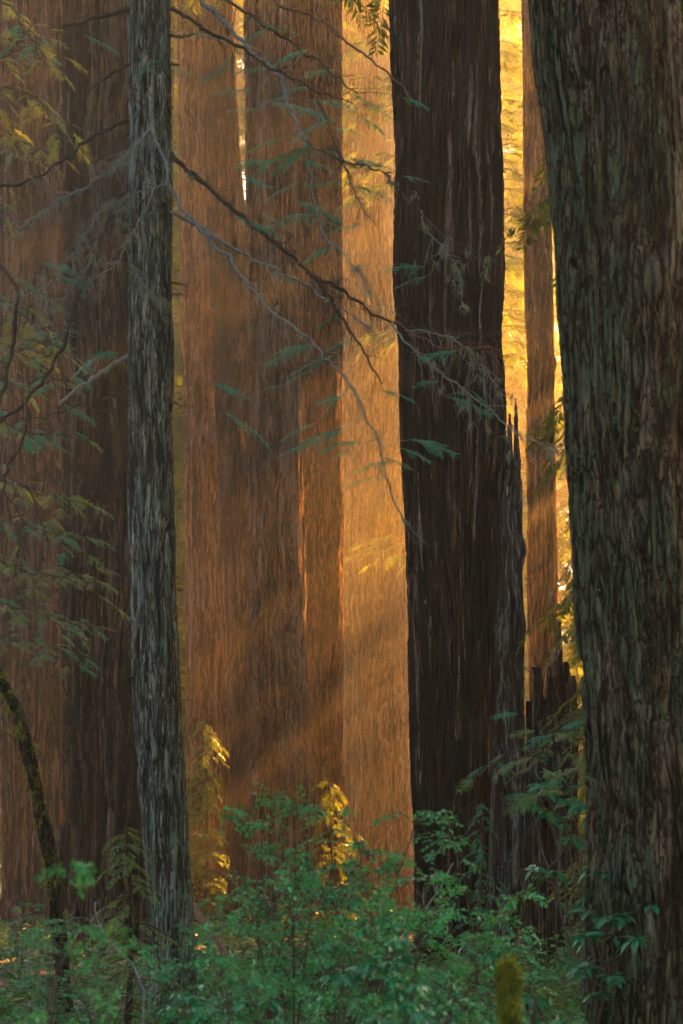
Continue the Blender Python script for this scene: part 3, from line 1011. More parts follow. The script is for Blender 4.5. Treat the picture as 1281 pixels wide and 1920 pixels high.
sl([(318, 530), (340, 533), (354, 538)], D0, 19.6, 2.8, 1.8)
sl([(318, 551), (340, 553), (357, 556)], D0, 19.6, 2.6, 1.4)
sl([(318, 750), (328, 754), (338, 761)], D0, 19.6, 3.0, 2.0)
sl([(250, 1270), (230, 1271)], D0, 19.3, 3.4, 2.0)
sl([(242, 760), (200, 770), (150, 762), (90, 782), (30, 785)], D0, 18.8, 2.4, 1.0, tw=(12, 55))

SPR = [(412, 64, 60), (430, 98, 70), (470, 125, 60), (520, 45, 72), (545, 100, 62), (560, 160, 66), (620, 185, 84), (700, 190, 76), (560, 196, 92), (500, 262, 70), (540, 282, 90),
       (480, 300, 60), (620, 335, 84), (690, 350, 80), (560, 400, 92), (600, 388, 82), (470, 412, 64), (650, 420, 60), (590, 230, 84), (780, 188, 44), (778, 330, 44), (762, 495, 72),
       (775, 520, 60), (480, 335, 54), (550, 650, 92), (590, 672, 84), (430, 725, 62), (468, 795, 92), (512, 722, 40), (622, 745, 44), (560, 800, 72), (600, 815, 84), (640, 830, 62),
       (700, 868, 64), (690, 892, 70), (742, 860, 62), (540, 842, 50), (640, 545, 52), (625, 592, 50), (822, 660, 56), (800, 715, 44), (880, 752, 76), (910, 748, 60), (812, 830, 76), (782, 848, 52),
       (380, 60, 50), (455, 200, 60), (520, 180, 56), (640, 285, 64), (690, 300, 50), (590, 300, 70), (530, 350, 60), (600, 470, 50), (560, 700, 50), (640, 640, 46), (720, 640, 52), (745, 735, 60),
       (190, 75, 62), (282, 118, 52), (160, 680, 60), (150, 770, 56), (200, 660, 40), (640, 850, 40), (110, 495, 56), (130, 520, 60), (60, 535, 50),
       (350, 130, 60), (405, 130, 66), (440, 165, 60), (480, 60, 52), (600, 130, 60), (650, 240, 56), (520, 410, 62), (500, 425, 50), (620, 415, 60), (660, 380, 56), (540, 300, 60), (575, 265, 62), (700, 230, 50)]
for px, py, s in SPR:
    nearest(SL, px, py).spray_at(px, py, s * 1.25, 'teal')
for l in SL:
    l.build(slim)

# a long reddish bare branch crossing high between the trunks
hb = pt(470, -20, 27)
red = Limb([(440, -30), (521, 6), (562, 21), (600, 36), (626, 60), (660, 86), (694, 109), (739, 146), (775, 185)], 27, 26, 3.4, 1.6, 'twig_red', 300, hb)
red.twigs(5, 30, sub=1)
rt = thing('bare_branch', 'long bare reddish branch arching across the top between the deep red and charred trunks', 'branch', hb)
red.build(rt, 'limb')

# hemlock whose trunk stands just outside the left edge
LH_D = 30.0
lh_base = np.array([px_x(-170, LH_D), LH_D, 0.0])
lh = thing('hemlock_tree', 'leafy hemlock reaching in from the left edge over the broad reddish trunk', 'tree', lh_base)
_tb, _ax = simple_trunk(np.random.default_rng(61), 27, 0.32, 0.12, 0.1, 18, 40)
_tb.build('trunk', M['hembark'], lh)
k = 0
for pts, n, s, mats in [
    ([(-165, -60), (-60, -40), (20, 15), (48, 62), (75, 90), (95, 130)], 16, 62, ['olive', 'yellow', 'teal']),
    ([(-165, 90), (-60, 85), (10, 108), (40, 70), (66, 40)], 12, 56, ['olive', 'yellow']),
    ([(-165, 130), (-40, 150), (60, 180), (95, 225), (125, 260)], 14, 60, ['olive', 'yellow', 'yellow']),
    ([(-165, 170), (-60, 190), (0, 235), (35, 262), (80, 285)], 14, 66, ['yellow', 'olive']),
    ([(-165, 480), (-60, 520), (10, 565), (60, 600), (110, 615)], 16, 62, ['olive', 'teal', 'yellow']),
    ([(-165, 560), (-40, 620), (30, 655), (80, 640), (120, 662)], 14, 60, ['olive', 'teal', 'yellow']),
    ([(-165, 660), (-40, 700), (40, 722), (90, 705), (130, 715)], 14, 56, ['olive', 'teal']),
    ([(-165, 740), (-60, 770), (20, 800), (70, 812), (135, 815)], 14, 60, ['olive', 'teal']),
    ([(-165, 850), (-50, 890), (30, 905), (90, 930), (140, 940)], 16, 62, ['olive', 'olive', 'yellow']),
    ([(-165, 920), (-30, 970), (50, 990), (110, 1005), (160, 1012)], 18, 62, ['olive', 'teal']),
    ([(-165, 1000), (-30, 1040), (50, 1070), (110, 1082), (188, 1088)], 18, 60, ['olive']),
    ([(-165, 1060), (-40, 1110), (40, 1140), (110, 1160), (190, 1180)], 18, 60, ['olive', 'teal']),
    ([(-165, 1120), (-30, 1180), (40, 1205), (100, 1215), (150, 1240)], 16, 56, ['olive', 'teal']),
    ([(-165, 300), (-60, 330), (-5, 380), (10, 420)], 6, 50, ['olive', 'yellow']),
]:
    l = Limb(pts, LH_D - 0.3, LH_D - 3, 3.2, 0.9, 'twig_dark', 320 + k, lh_base)
    l.twigs(14, 60, sub=2, down=0.5)
    l.auto_sprays(int(n * 2.8), s * 0.62, mats, 0.35)
    l.build(lh, merge=True)
    k += 1
l = Limb([(-165, 420), (-40, 470), (10, 510), (31, 545), (24, 640), (8, 720), (-10, 770)], LH_D - 0.3, LH_D - 5, 4.5, 4.0, 'mossbark', 350, lh_base)
l.twigs(10, 60)
l.build(lh)

# leaning mossy sapling at the left
ms = pt(128, 1960, 17)
ms[2] = 0
b = Buf()
mp = np.array([pt(x, y, 17) for x, y in [(-190, 900), (-90, 1120), (-30, 1225), (0, 1275), (33, 1335), (50, 1400), (66, 1470), (82, 1550), (100, 1640), (112, 1760), (124, 1900), (130, 2010)]][::-1]) - ms
mp[0][2] = -0.1
rng = np.random.default_rng(77)
pth = smooth_path(mp, 120)
tube(b, pth, (np.linspace(15, 9, 120) * K * 17) * (1 + 0.12 * np.sin(np.linspace(0, 40, 120)) * rng.uniform(0.3, 1, 120)), 20, 0.07, rng)
mt = thing('leaning_sapling', 'thin mossy trunk leaning in from the left edge', 'tree', ms)
b.build('trunk', M['mossbark'], mt)
b = Buf()
for q in range(260):
    i = rng.integers(20, 118)
    v, f = tuft(rng, 10, 0.07)
    b.add(v * np.array([1, 1, 1.0]) + pth[i] + np.array([rng.normal(0, .04), -abs(rng.normal(0, .045)), rng.uniform(-.02, .05)]), f)
b.build('moss', M['moss'], mt, False)

# blurred low evergreen branch sticking out beside the near trunk
fb = np.array([px_x(1190, 12.6), 12.6, 0.0])
ft = thing('hemlock_sapling', 'blurred young hemlock whose flat sprays hang before the burnt stump', 'tree', fb)
_tb, _ax = simple_trunk(np.random.default_rng(62), 5.2, 0.035, 0.008, 0.02, 8, 20)
_tb.build('trunk', M['hembark'], ft)
for i, pts in enumerate([[(1140, 1365), (1080, 1388), (1010, 1402), (940, 1425), (895, 1448)], [(1140, 1395), (1080, 1408), (1010, 1412), (965, 1425)], [(1140, 1455), (1080, 1475), (1020, 1485), (985, 1492)], [(1140, 1345), (1100, 1360), (1050, 1372), (1020, 1380)]]):
    l = Limb([(1190, pts[0][1] - 12)] + pts, 12.6, 10.2, 1.6, 0.7, 'twig_dark', 370 + i, fb)
    l.auto_sprays(9, 62, ['olive', 'teal'], 0.2)
    l.build(ft, merge=True)

# ------------------------------------------------------------------ background hemlocks and added shade trees
HEM.append(hemlock_kind(201, 46, 0.42, 3.0, 5.4, 1.8, 330, 1.6, 1.35))
HEM.append(hemlock_kind(202, 40, 0.34, 1.5, 4.8, 1.6, 320, 1.6, 1.35))
HEM.append(hemlock_kind(203, 34, 0.28, 1.0, 4.4, 1.3, 280, 1.6, 1.3))
HEM.append(hemlock_kind(204, 50, 0.40, 4.0, 5.0, 4.2, 330, 1.2, 1.5))
HEM5 = hemlock_kind(206, 46, 0.26, 24, 3.2, 1.6, 110, 1.2, 1.2)
HEM.append(hemlock_kind(205, 56, 0.45, 33, 5.0, 1.6, 200, 1.3, 1.6))
HEM.append(HEM5)
for kd, px, d, s, rot, lab in [
    (0, 296, 92, 1.25, 0.3, 'golden hemlock filling the gap between the slim grey trunk and the smooth orange trunk'),
    (1, 375, 108, 1.6, 1.9, 'far hemlock glowing low in the gap right of the slim grey trunk'),
    (0, 420, 98, 1.5, 4.1, 'golden hemlock seen in the narrow top gap between the speckled and red-grey trunks'),
    (1, 476, 92, 1.62, 0.6, 'hemlock behind the red-grey trunk, closing the narrow top gap beside the speckled one'),
    (1, 765, 106, 1.5, 2.2, 'yellow hemlock just left of the charred trunk, behind the pale fluted redwood'),
    (0, 690, 114, 1.45, 5.0, 'far hemlock showing as a bright sliver right of the deep red trunk'),
    (0, 918, 100, 1.4, 1.2, 'tall golden hemlock in the gap between the charred trunk and the slender orange trunk'),
    (0, 930, 119, 1.5, 4.8, 'distant hemlock deep in the gap right of the charred trunk'),
    (2, 1010, 116, 1.95, 3.3, 'paler hemlock farther back behind the slender orange trunk'),
    (1, 1095, 104, 1.4, 0.7, 'golden hemlock behind the blurred mossy trunk, seen along its left edge'),
    (2, 1092, 72, 0.37, 2.7, 'low pale green hemlock right of the slender orange trunk'),
    (2, 862, 68, 0.36, 0.2, 'low bushy hemlock added to block sun, behind the foot of the grey snag'),  # hidden low tree added to shade the foot of the beam
    (2, 302, 66, 1.15, 1.0, 'nearer golden hemlock just behind the gap right of the slim grey trunk'),
    (3, 890, 90, 0.43, 0.4, 'dense bushy hemlock added to cut the shaft, low behind the charred trunk'),  # row of four added, heights stepped to cut the shaft's lower edge
    (3, 938, 91, 0.475, 1.7, 'dense bushy hemlock added to cut the shaft, low in the gap right of the charred trunk'),
    (3, 1168, 90, 0.555, 3.0, 'dense bushy hemlock added to cut the shaft, low behind the left edge of the blurred trunk'),
    (3, 1228, 91, 0.60, 4.2, 'dense bushy hemlock added to cut the shaft, hidden behind the middle of the blurred trunk'),
    (1, -18, 88, 1.2, 5.6, 'golden hemlock at the left edge beyond the broad reddish trunk'),
    (2, 1335, 57, 1.2, 4.4, 'golden hemlock at the top right corner beyond the mossy trunk'),
]:
    place_hemlock(kd, px, d, s, rot, lab)
for kd, px, d, s, rot, lab in [  # unseen trees added to keep the sun off the near haze
    (3, 1420, 46, 1.0, 2.0, 'first of the unseen hemlocks added for shade beyond the right edge'),
    (3, 1640, 44, 1.05, 3.1, 'second of the unseen hemlocks added for shade beyond the right edge'),
    (3, 1880, 40, 1.0, 4.4, 'third of the unseen hemlocks added for shade beyond the right edge'),
    (3, 2150, 36, 1.0, 5.6, 'fourth of the unseen hemlocks added for shade beyond the right edge'),
    (3, 1560, 27, 0.9, 1.1, 'nearest of the unseen hemlocks added for shade beyond the right edge'),
]:
    place_hemlock(kd, px, d, s, rot, lab, 'added shade hemlocks to the right')
place_hemlock(3, 1800, 20, 0.9, 2.2, 'closest of the unseen hemlocks added for shade beyond the right edge', 'added shade hemlocks to the right')
place_hemlock(3, 1315, 43, 0.95, 0.4, 'dense hemlock added for shade, wholly hidden behind the big blurred mossy trunk', 'added shade hemlocks to the right', 0.5)  # added out of sight to shade the air before the charred trunk
for x, y, sc_, rot, lab in [(-24, 4, 1.0, 0.3, 'added sky-blocking hemlock out of view to the left, level with the camera'), (-30, 22, 1.05, 1.3, 'added sky-blocking hemlock out of view to the left, near the leaning sapling'),  # unseen trees added around the camera to block sky light
                            (-15, -16, 1.0, 2.2, 'added sky-blocking hemlock behind the camera, on its left'), (-3, -22, 1.05, 3.4, 'added sky-blocking hemlock straight behind the camera'),
                            (9, -17, 1.0, 4.1, 'added sky-blocking hemlock behind the camera, on its right'), (20, -6, 1.0, 5.0, 'added sky-blocking hemlock out of view to the right, level with the camera'),
                            (-26, 44, 1.1, 0.9, 'added sky-blocking hemlock out of view to the left, level with the broad reddish trunk'), (22, 12, 1.0, 2.8, 'added sky-blocking hemlock out of view to the right, before the added shade hemlocks'),
                            (-14, 12, 1.0, 1.7, 'added sky-blocking hemlock just out of view to the left, nearest the camera'), (-20, 33, 1.1, 3.9, 'added sky-blocking hemlock out of view to the left, beside the broad reddish trunk'),
                            (-13, -5, 1.05, 5.2, 'added sky-blocking hemlock behind the camera, close by on its left'), (12, -5, 1.0, 0.2, 'added sky-blocking hemlock behind the camera, close by on its right'),
                            (-36, 36, 1.1, 2.4, 'farthest added sky-blocking hemlock out of view to the left'), (2, -32, 1.0, 1.2, 'farthest added sky-blocking hemlock straight behind the camera'),
                            (-22, -24, 1.1, 4.6, 'farthest added sky-blocking hemlock behind the camera, on its left'), (14, 8, 0.9, 3.3, 'added sky-blocking hemlock just out of view to the right, nearest the camera')]:
    h_ = place_hemlock(3, 0, 1, sc_, rot, lab, 'added sky-blocking hemlocks around the camera')
    h_.location = (x, y, 0)
for px, d, rot, lab in [(1225, 64, 0.2, 'hemlock added for shade, far behind the big blurred mossy trunk'),  # more unseen trees added, shading the haze before the left trunks
                        (1450, 62, 1.4, 'fifth of the unseen hemlocks added for shade beyond the right edge'),
                        (1570, 66, 2.9, 'sixth of the unseen hemlocks added for shade beyond the right edge'),
                        (1770, 63, 4.0, 'seventh of the unseen hemlocks added for shade beyond the right edge'),
                        (1990, 65, 5.2, 'farthest right of the unseen hemlocks added for shade beyond the right edge')]:
    place_hemlock(3, px, d, 0.74 if px < 1300 else 1.05, rot, lab, 'added shade hemlocks to the right')
place_hemlock(5, 930, 75, 1.0, 1.9, 'nearer hemlock whose dark and golden boughs fill the gap right of the charred trunk')
place_hemlock(4, 1190, 80, 1.0, 0.0, 'tall bare-stemmed hemlock added for shade, its high crown behind the big blurred mossy trunk')  # hidden tree added so its high crown shades the top of the beam

# far wood closing the view
rng = np.random.default_rng(900)
wb, mats, locs = Buf(), [], []
for i in range(52):
    x = -62 + 124 * (i + rng.uniform(0, 1)) / 52
    y = rng.uniform(122, 150)
    h = rng.uniform(18, 32)
    w, mm, ll = crown_parts(rng, 0.8, h, 4.8, 1.6, 60, lambda z: (x, y), 0.5, 2.6, 0.35, None, 0.04)
    tube(wb, np.array([[x, y, -0.3], [x, y, h]]), [0.4, 0.05], 6)
    mats += mm
    locs += ll
v = [stamp(FLO[k][0], FLO[k][1], mats[k::4], locs[k::4]) for k in range(4)]
for q in v:
    wb.add(*q)
fw = wb.build('far_forest', M['far'], None, False)
fw['kind'] = 'stuff'
tag(fw, 'far wood of pale backlit conifers closing the view', 'forest')

# small evergreen saplings catching the sun
def sapling(px, d, h, spread, nbr, seed, label, mat='gold', flen=0.75, group=None, sector=None):
    rng = np.random.default_rng(seed)
    t = thing('hemlock_sapling', label, 'sapling', (px_x(px, d), d, 0), group)
    tb, ax = simple_trunk(rng, h, 0.05, 0.01, 0.06, 8, 16)
    tb.build('trunk', M['hembark'], t)
    wood, mats, locs = crown_parts(rng, 0.4, h, spread, spread * 0.12, nbr, ax, 1.5, flen, 0.3, sector, 0.012)
    wood.build('limbs', M['twig_dark'], t)
    link('crown', crown_mesh('crown', mats, locs, mat), None, t)
    return t


sapling(385, 57.3, 7.0, 2.1, 60, 501, 'bushy golden sapling at the foot of the smooth orange trunk')
sapling(362, 58.2, 5.4, 1.7, 44, 506, 'smaller golden sapling tucked against the right edge of the slim grey trunk')
sapling(622, 46, 4.4, 1.9, 34, 502, 'golden sapling at the foot of the deep red trunk')
sapling(1075, 44, 5.0, 1.1, 60, 503, 'pale green sapling right of the burnt stump', 'olive')
sapling(228, 15, 2.1, 0.55, 46, 504, 'thin wispy sapling before the furrowed trunk', 'olive', 0.28)
sapling(890, 26, 2.8, 0.6, 36, 505, 'sparse dark sapling at the foot of the charred trunk', 'teal', 0.3)
# low sunlit branch across the pale trunk
lb = np.array([px_x(860, 66), 66.0, 0.0])
lt = thing('hemlock_sapling', 'tall thin hemlock hidden by the charred trunk, one golden branch crossing the pale trunk', 'tree', lb)
_tb, _ax = simple_trunk(np.random.default_rng(63), 26, 0.12, 0.02, 0.05, 8, 30)
_tb.build('trunk', M['hembark'], lt)
for i, (pts, n) in enumerate([([(860, 990), (800, 1015), (720, 1026), (648, 1030)], 26), ([(850, 140), (760, 158), (700, 165), (650, 168)], 22), ([(850, 180), (760, 195), (690, 200), (648, 212)], 22), ([(850, 280), (770, 290), (700, 300), (655, 310)], 26), ([(850, 300), (770, 330), (710, 345), (668, 352)], 22), ([(850, 30), (750, 65), (700, 75), (655, 88)], 20), ([(850, 600), (770, 610), (720, 622), (690, 630)], 14)]):
    l = Limb(pts, 66, 64, 1.2, 0.5, 'twig_dark', 380 + i, lb)
    l.auto_sprays(int(n * 2.4), 34, ['gold', 'yellow'], 0.12)
    l.build(lt, merge=True)

# ------------------------------------------------------------------ understorey
def leaf_tri(L, W):
    v = np.array([[0, 0, 0], [0.45 * L, W, 0.18 * W], [L, 0, -0.12 * L], [0.45 * L, -W, 0.18 * W]])
    return v, np.array([[0, 3, 2], [0, 2, 1]])


def huckle_kind(seed, h, spread, nst, leafL=0.041, ntw=9):
    r = np.random.default_rng(seed)
    wood, mats, locs = Buf(), [], []
    for s in range(nst):
        az = r.uniform(0, 2 * math.pi)
        hh = h * r.uniform(0.62, 1.0)
        sp = spread * r.uniform(0.3, 1.0)
        n = 12
        t = np.linspace(0, 1, n)
        path = np.stack([math.cos(az) * sp * t ** 1.6, math.sin(az) * sp * t ** 1.6, hh * (t - 0.12 * t ** 3) / 0.88], -1)
        path[1:] += np.cumsum(r.normal(0, 0.012, (n - 1, 3)), 0)
        tube(wood, path, np.linspace(0.010, 0.003, n), 5)
        for k in range(ntw + 4):
            tt = r.uniform(0.30, 1.0) if k < ntw else 0.97
            i = min(int(tt * (n - 1)), n - 2)
            p = path[i] + (path[i + 1] - path[i]) * (tt * (n - 1) - i)
            a2 = r.uniform(0, 2 * math.pi)
            L = r.uniform(0.22, 0.52) * (1.15 - 0.5 * tt)
            d = np.array([math.cos(a2), math.sin(a2), r.uniform(0.1, 0.8)])
            d = norm(d)
            m = 8
            q = np.linspace(0, 1, m)
            tp = p + d * (L * q)[:, None] + np.array([0, 0, -1]) * (0.35 * L * q * q)[:, None] + np.vstack([np.zeros(3), r.normal(0, 0.008, (m - 1, 3))])
            tube(wood, tp, np.linspace(0.0035, 0.0014, m), 4)
            subs = [tp]
            for _s in range(2):
                j = r.integers(2, m - 2)
                d2 = norm((tp[-1] - tp[0]) + r.normal(0, 0.45, 3) * L)
                l2 = L * r.uniform(0.35, 0.6)
                sp2 = tp[j] + d2 * (l2 * np.linspace(0, 1, 5))[:, None] + np.array([0, 0, -1]) * (0.25 * l2 * np.linspace(0, 1, 5) ** 2)[:, None]
                tube(wood, sp2, np.linspace(0.002, 0.0012, 5), 3)
                subs.append(sp2)
            for tp2 in subs:
                ln = np.linalg.norm(np.diff(tp2, axis=0), axis=1).sum()
                nl = max(4, int(ln / 0.021))
                for c in range(nl):
                    f = 0.12 + 0.88 * (c + r.uniform(0, .6)) / nl
                    f = min(f, 0.999) * (len(tp2) - 1)
                    i2 = int(f)
                    pp = tp2[i2] + (tp2[i2 + 1] - tp2[i2]) * (f - i2)
                    td = norm(tp2[i2 + 1] - tp2[i2])
                    side = norm(np.cross([0, 0, 1], td)) * (1 if c % 2 else -1)
                    ld = norm(td * 0.7 + side * 0.9 + np.array([0, 0, r.uniform(-.35, .25)]))
                    mats.append(frame(ld, norm([r.normal(0, .35), r.normal(0, .35), 1.0])) * r.uniform(0.7, 1.25))
                    locs.append(pp)
    tv, tf = leaf_tri(leafL, leafL * 0.30)
    v, f = stamp(tv, tf, mats, locs)
    lm = mesh_from('leaves', v, f, False)
    lm.materials.append(M['huckle'])
    wm = wood.mesh('stems')
    wm.materials.append(M['stem'])
    return wm, lm


def rhodo_kind(seed, h, nst):
    r = np.random.default_rng(seed)
    wood, V, F, n0 = Buf(), [], [], 0
    xs = np.linspace(0, 1, 6)
    for s in range(nst):
        az = r.uniform(0, 2 * math.pi)
        hh = h * r.uniform(0.55, 1.0)
        sp = h * 0.5 * r.uniform(0.2, 1.0)
        t = np.linspace(0, 1, 10)
        path = np.stack([math.cos(az) * sp * t, math.sin(az) * sp * t, hh * t ** 0.9], -1)
        path[1:] += np.cumsum(r.normal(0, 0.02, (9, 3)), 0)
        tube(wood, path, np.linspace(0.014, 0.005, 10), 6)
        ends = [path[-1]]
        for k in range(3):
            i = r.integers(4, 9)
            e = path[i] + np.array([r.normal(0, .16), r.normal(0, .16), r.uniform(.05, .22)])
            tube(wood, smooth_path([path[i], (path[i] + e) / 2 + [0, 0, -.03], e], 6), np.linspace(0.006, 0.004, 6), 5)
            ends.append(e)
        for e in ends:
            nl = r.integers(8, 12)
            a0 = r.uniform(0, 6.28)
            for q in range(nl):
                a = a0 + 2 * math.pi * q / nl + r.normal(0, .15)
                L = r.uniform(0.10, 0.15)
                el = r.uniform(-0.35, 0.45)
                R = frame(np.array([math.cos(a) * math.cos(el), math.sin(a) * math.cos(el), math.sin(el)]), np.array([0, 0, 1.0]), r.normal(0, .25))
                w = 0.024 * np.sin(np.pi * np.clip(xs * 0.92 + 0.06, 0, 1)) ** 0.75 * r.uniform(0.85, 1.15)
                z = -0.35 * L * xs ** 2
                loc = []
                for xx, ww, zz in zip(xs, w, z):
                    loc += [[xx * L, -ww, zz + ww * 0.25], [xx * L, 0, zz], [xx * L, ww, zz + ww * 0.25]]
                loc = np.array(loc) @ R.T + e
                for i in range(5):
                    for c in range(2):
                        b_ = n0 + i * 3 + c
                        F.append([b_, b_ + 1, b_ + 4, b_ + 3])
                V.append(loc)
                n0 += len(loc)
    lm = mesh_from('leaves', np.concatenate(V), np.array(F), True)
    lm.materials.append(M['rhodo'])
    wm = wood.mesh('stems')
    wm.materials.append(M['stem'])
    return wm, lm


HK = [huckle_kind(600, 2.0, 0.75, 7, ntw=7), huckle_kind(601, 1.8, 0.9, 7, ntw=7), huckle_kind(602, 2.2, 0.6, 5, ntw=6), huckle_kind(603, 1.6, 0.9, 7, ntw=6), huckle_kind(604, 2.0, 0.8, 3, ntw=5)]
RK = [rhodo_kind(650, 1.6, 6), rhodo_kind(651, 1.4, 7)]
RH = random.Random(5)


def shrub(kinds, i, px, top, d, label, cat='shrub', name='huckleberry_bush', hs=(2.0, 1.8, 2.2, 1.6, 2.0), group=None):
    h = EYE + (HORIZON - top) * K * d
    sc = h / hs[i] / 0.97
    t = thing(name, label, cat, (px_x(px, d), d, 0), group)
    t.rotation_euler = (0, 0, RH.uniform(0, 6.28))
    t.scale = (min(max(sc, 0.8), 1.3) * min(max(d / 12.5, 0.4), 1.0),) * 2 + (sc,)
    for nm, me in zip(('stems', 'leaves'), kinds[i]):
        link(nm, me, None, t)
    return t


for i, px, top, d, lab in [
    (0, 545, 1490, 9.5, 'tallest huckleberry bush, in front of the red-grey trunk'),
    (2, 478, 1500, 10.2, 'tall airy huckleberry bush in front of the speckled trunk'),
    (1, 655, 1540, 9.8, 'dense huckleberry bush in front of the deep red trunk'),
    (3, 735, 1590, 8.8, 'huckleberry bush in front of the foot of the pale fluted trunk'),
    (4, 842, 1560, 10.4, 'open huckleberry bush with a forked pale stem before the charred trunk'),
    (4, 925, 1575, 9.6, 'thin huckleberry bush in front of the splintered grey snag'),
    (1, 600, 1700, 7.2, 'low blurred huckleberry bush at the bottom centre'),
    (3, 468, 1690, 7.8, 'low huckleberry bush just right of the slim grey trunk'),
    (1, 760, 1760, 7.6, 'low huckleberry bush at the bottom, left of the mossy post'),
    (0, 850, 1790, 7.8, 'lowest huckleberry bush right beside the mossy post'),
    (4, 1040, 1770, 8.8, 'small huckleberry bush between the mossy post and the big blurred trunk'),
    (1, 50, 1640, 4.6, 'blurred huckleberry bush close up in the bottom left corner'),
    (4, 130, 1740, 5.2, 'close blurred huckleberry bush left of the slim grey trunk'),
    (4, 410, 1680, 8.6, 'thin huckleberry sprig just right of the foot of the slim grey trunk'),
    (3, 20, 1800, 9.5, 'shady huckleberry bush behind the blurred corner bush'),
    (1, 180, 1745, 13, 'huckleberry bush under the furrowed trunk'),
    (2, 95, 1720, 15, 'huckleberry bush at the foot of the leaning mossy trunk'),
    (3, 410, 1690, 17, 'huckleberry bush behind, below the golden sapling'),
    (1, 520, 1670, 19, 'huckleberry bush at the foot of the speckled trunk'),
    (2, 640, 1640, 21, 'huckleberry bush at the foot of the deep red trunk'),
    (3, 730, 1680, 18, 'huckleberry bush at the foot of the pale fluted trunk'),
    (4, 800, 1730, 15, 'shaded huckleberry bush at the foot of the charred trunk'),
    (0, 1092, 1600, 22, 'huckleberry bush lit pale green right of the burnt stump'),
    (3, 1010, 1790, 14, 'shaded huckleberry bush at the foot of the burnt stump'),
    (2, 35, 1690, 24, 'huckleberry bush at the foot of the broad reddish trunk'),
]:
    shrub(HK, i, px, top, d, lab, group='huckleberry bushes of the understorey')
for i, px, top, d, lab in [
    (0, 985, 1685, 10.5, 'broad-leaved rhododendron in front of the snag and burnt stump'),
    (1, 1072, 1625, 11.0, 'tall rhododendron against the left edge of the blurred trunk'),
    (1, 590, 1730, 8.6, 'rhododendron half hidden among the central huckleberry bushes'),
    (0, 712, 1525, 27, 'pale rhododendron at the foot of the pale fluted trunk'),
    (1, 1106, 1430, 17, 'highest rhododendron, peeping out beside the blurred trunk'),
    (1, 670, 1820, 7.0, 'low rhododendron at the bottom centre'),
    (0, 900, 1830, 9.0, 'low rhododendron left of the mossy post'),
    (1, 440, 1840, 8.0, 'low rhododendron right of the foot of the slim grey trunk'),
]:
    shrub(RK, i, px, top, d, lab, 'shrub', 'rhododendron', (1.75, 1.55), 'rhododendrons')

# mossy post
pb = pt(976, 2000, 6.6)
pb[2] = 0
rng = np.random.default_rng(88)
b = Buf()
n = 60
zz = np.linspace(-0.2, zp(1812, 6.6), n)
path = np.stack([-0.03 + 0.03 * np.sin(zz * 3) - 0.05 * (zz - 1.0) * (zz > 0.6), 0 * zz, zz], -1)
rr = 0.026 + 0.005 * np.sin(zz * 9) + 0.012 * (zz > zz[-1] - 0.12)
tube(b, path, rr, 24, 0.06, rng)
post = thing('mossy_post', 'short broken mossy stump post at the bottom right', 'stump', pb)
post.scale = (0.72, 0.72, 1.0)
b.build('trunk', M['mossbark'], post)
b = Buf()
top = path[-1]
th = np.linspace(0, 2 * math.pi, 40, endpoint=False)
ph = np.linspace(0.0, 1.0, 18)
T, Pn = np.meshgrid(th, ph)
rad = 0.036 * np.sin(np.clip(Pn * 1.9, 0, math.pi / 2)) * (1 + 0.28 * vnoise(T / (2 * math.pi) * 7, Pn * 5, 7, rng) + 0.05 * rng.uniform(-1, 1, T.shape))
zc = top[2] + 0.032 - 0.16 * Pn ** 1.6 - 0.05 * np.sin(T * 3 + 1) * Pn
vv = np.stack([top[0] + rad * np.cos(T) * 1.0, rad * np.sin(T), zc], -1).reshape(-1, 3)
i = np.arange(17)[:, None] * 40
j = np.arange(40)[None, :]
b.add(vv, np.stack([i + j, i + 40 + j, i + 40 + (j + 1) % 40, i + (j + 1) % 40], -1).reshape(-1, 4))
for q in range(420):
    a = rng.uniform(0, 6.28)
    hgt = abs(rng.normal(0, 0.16))
    v, f = tuft(rng, 9, 0.028)
    if -0.9 < wrap(a + 1.57) < 0.8 and hgt > 0.055:
        continue
    b.add(v + np.array([top[0] + 0.031 * math.cos(a), 0.031 * math.sin(a), top[2] + 0.012 - hgt]), f)
b.build('moss', M['moss'], post, False)

# fallen stick
sb = pt(420, 1775, 23)
b = Buf()
p0, p1 = pt(352, 1684, 25) - sb, pt(505, 1890, 21) - sb
tube(b, smooth_path([p0, (p0 + p1) / 2 + [0, 0, -.05], p1], 20), np.linspace(0.05, 0.035, 20), 10, 0.1, rng)
st = b.build('fallen_branch', M['twig_red'], None, True, [float(q) for q in sb])
tag(st, 'straight fallen branch slanting down beside the foot of the slim grey trunk', 'branch')

# thin pale dead stems standing in the understorey
for pts, d, lab in [([(265, 1920), (262, 1840), (215, 1775), (190, 1740), (180, 1690)], 11, 'bare forked grey stem standing left of the slim grey trunk'),
                    ([(765, 1960), (768, 1860), (770, 1740), (810, 1690), (848, 1622)], 11, 'bare forked pale stem rising before the charred trunk'),
                    ([(90, 1960), (92, 1860), (130, 1790), (200, 1700)], 6, 'blurred brown stem close up at the bottom left')]:
    db = pt(pts[0][0], 1960, d)
    db[2] = 0
    l = Limb([(pts[0][0], HORIZON + EYE / (K * d))] + pts, d, d, 3.2, 1.4, 'stem' if d < 8 else 'twig_pale', 400 + len(lab), db)
    l.twigs(14, 55, lo=0.45, down=0.0)
    dt = thing('dead_sapling', lab, 'dead sapling', db)
    l.build(dt, 'stem')

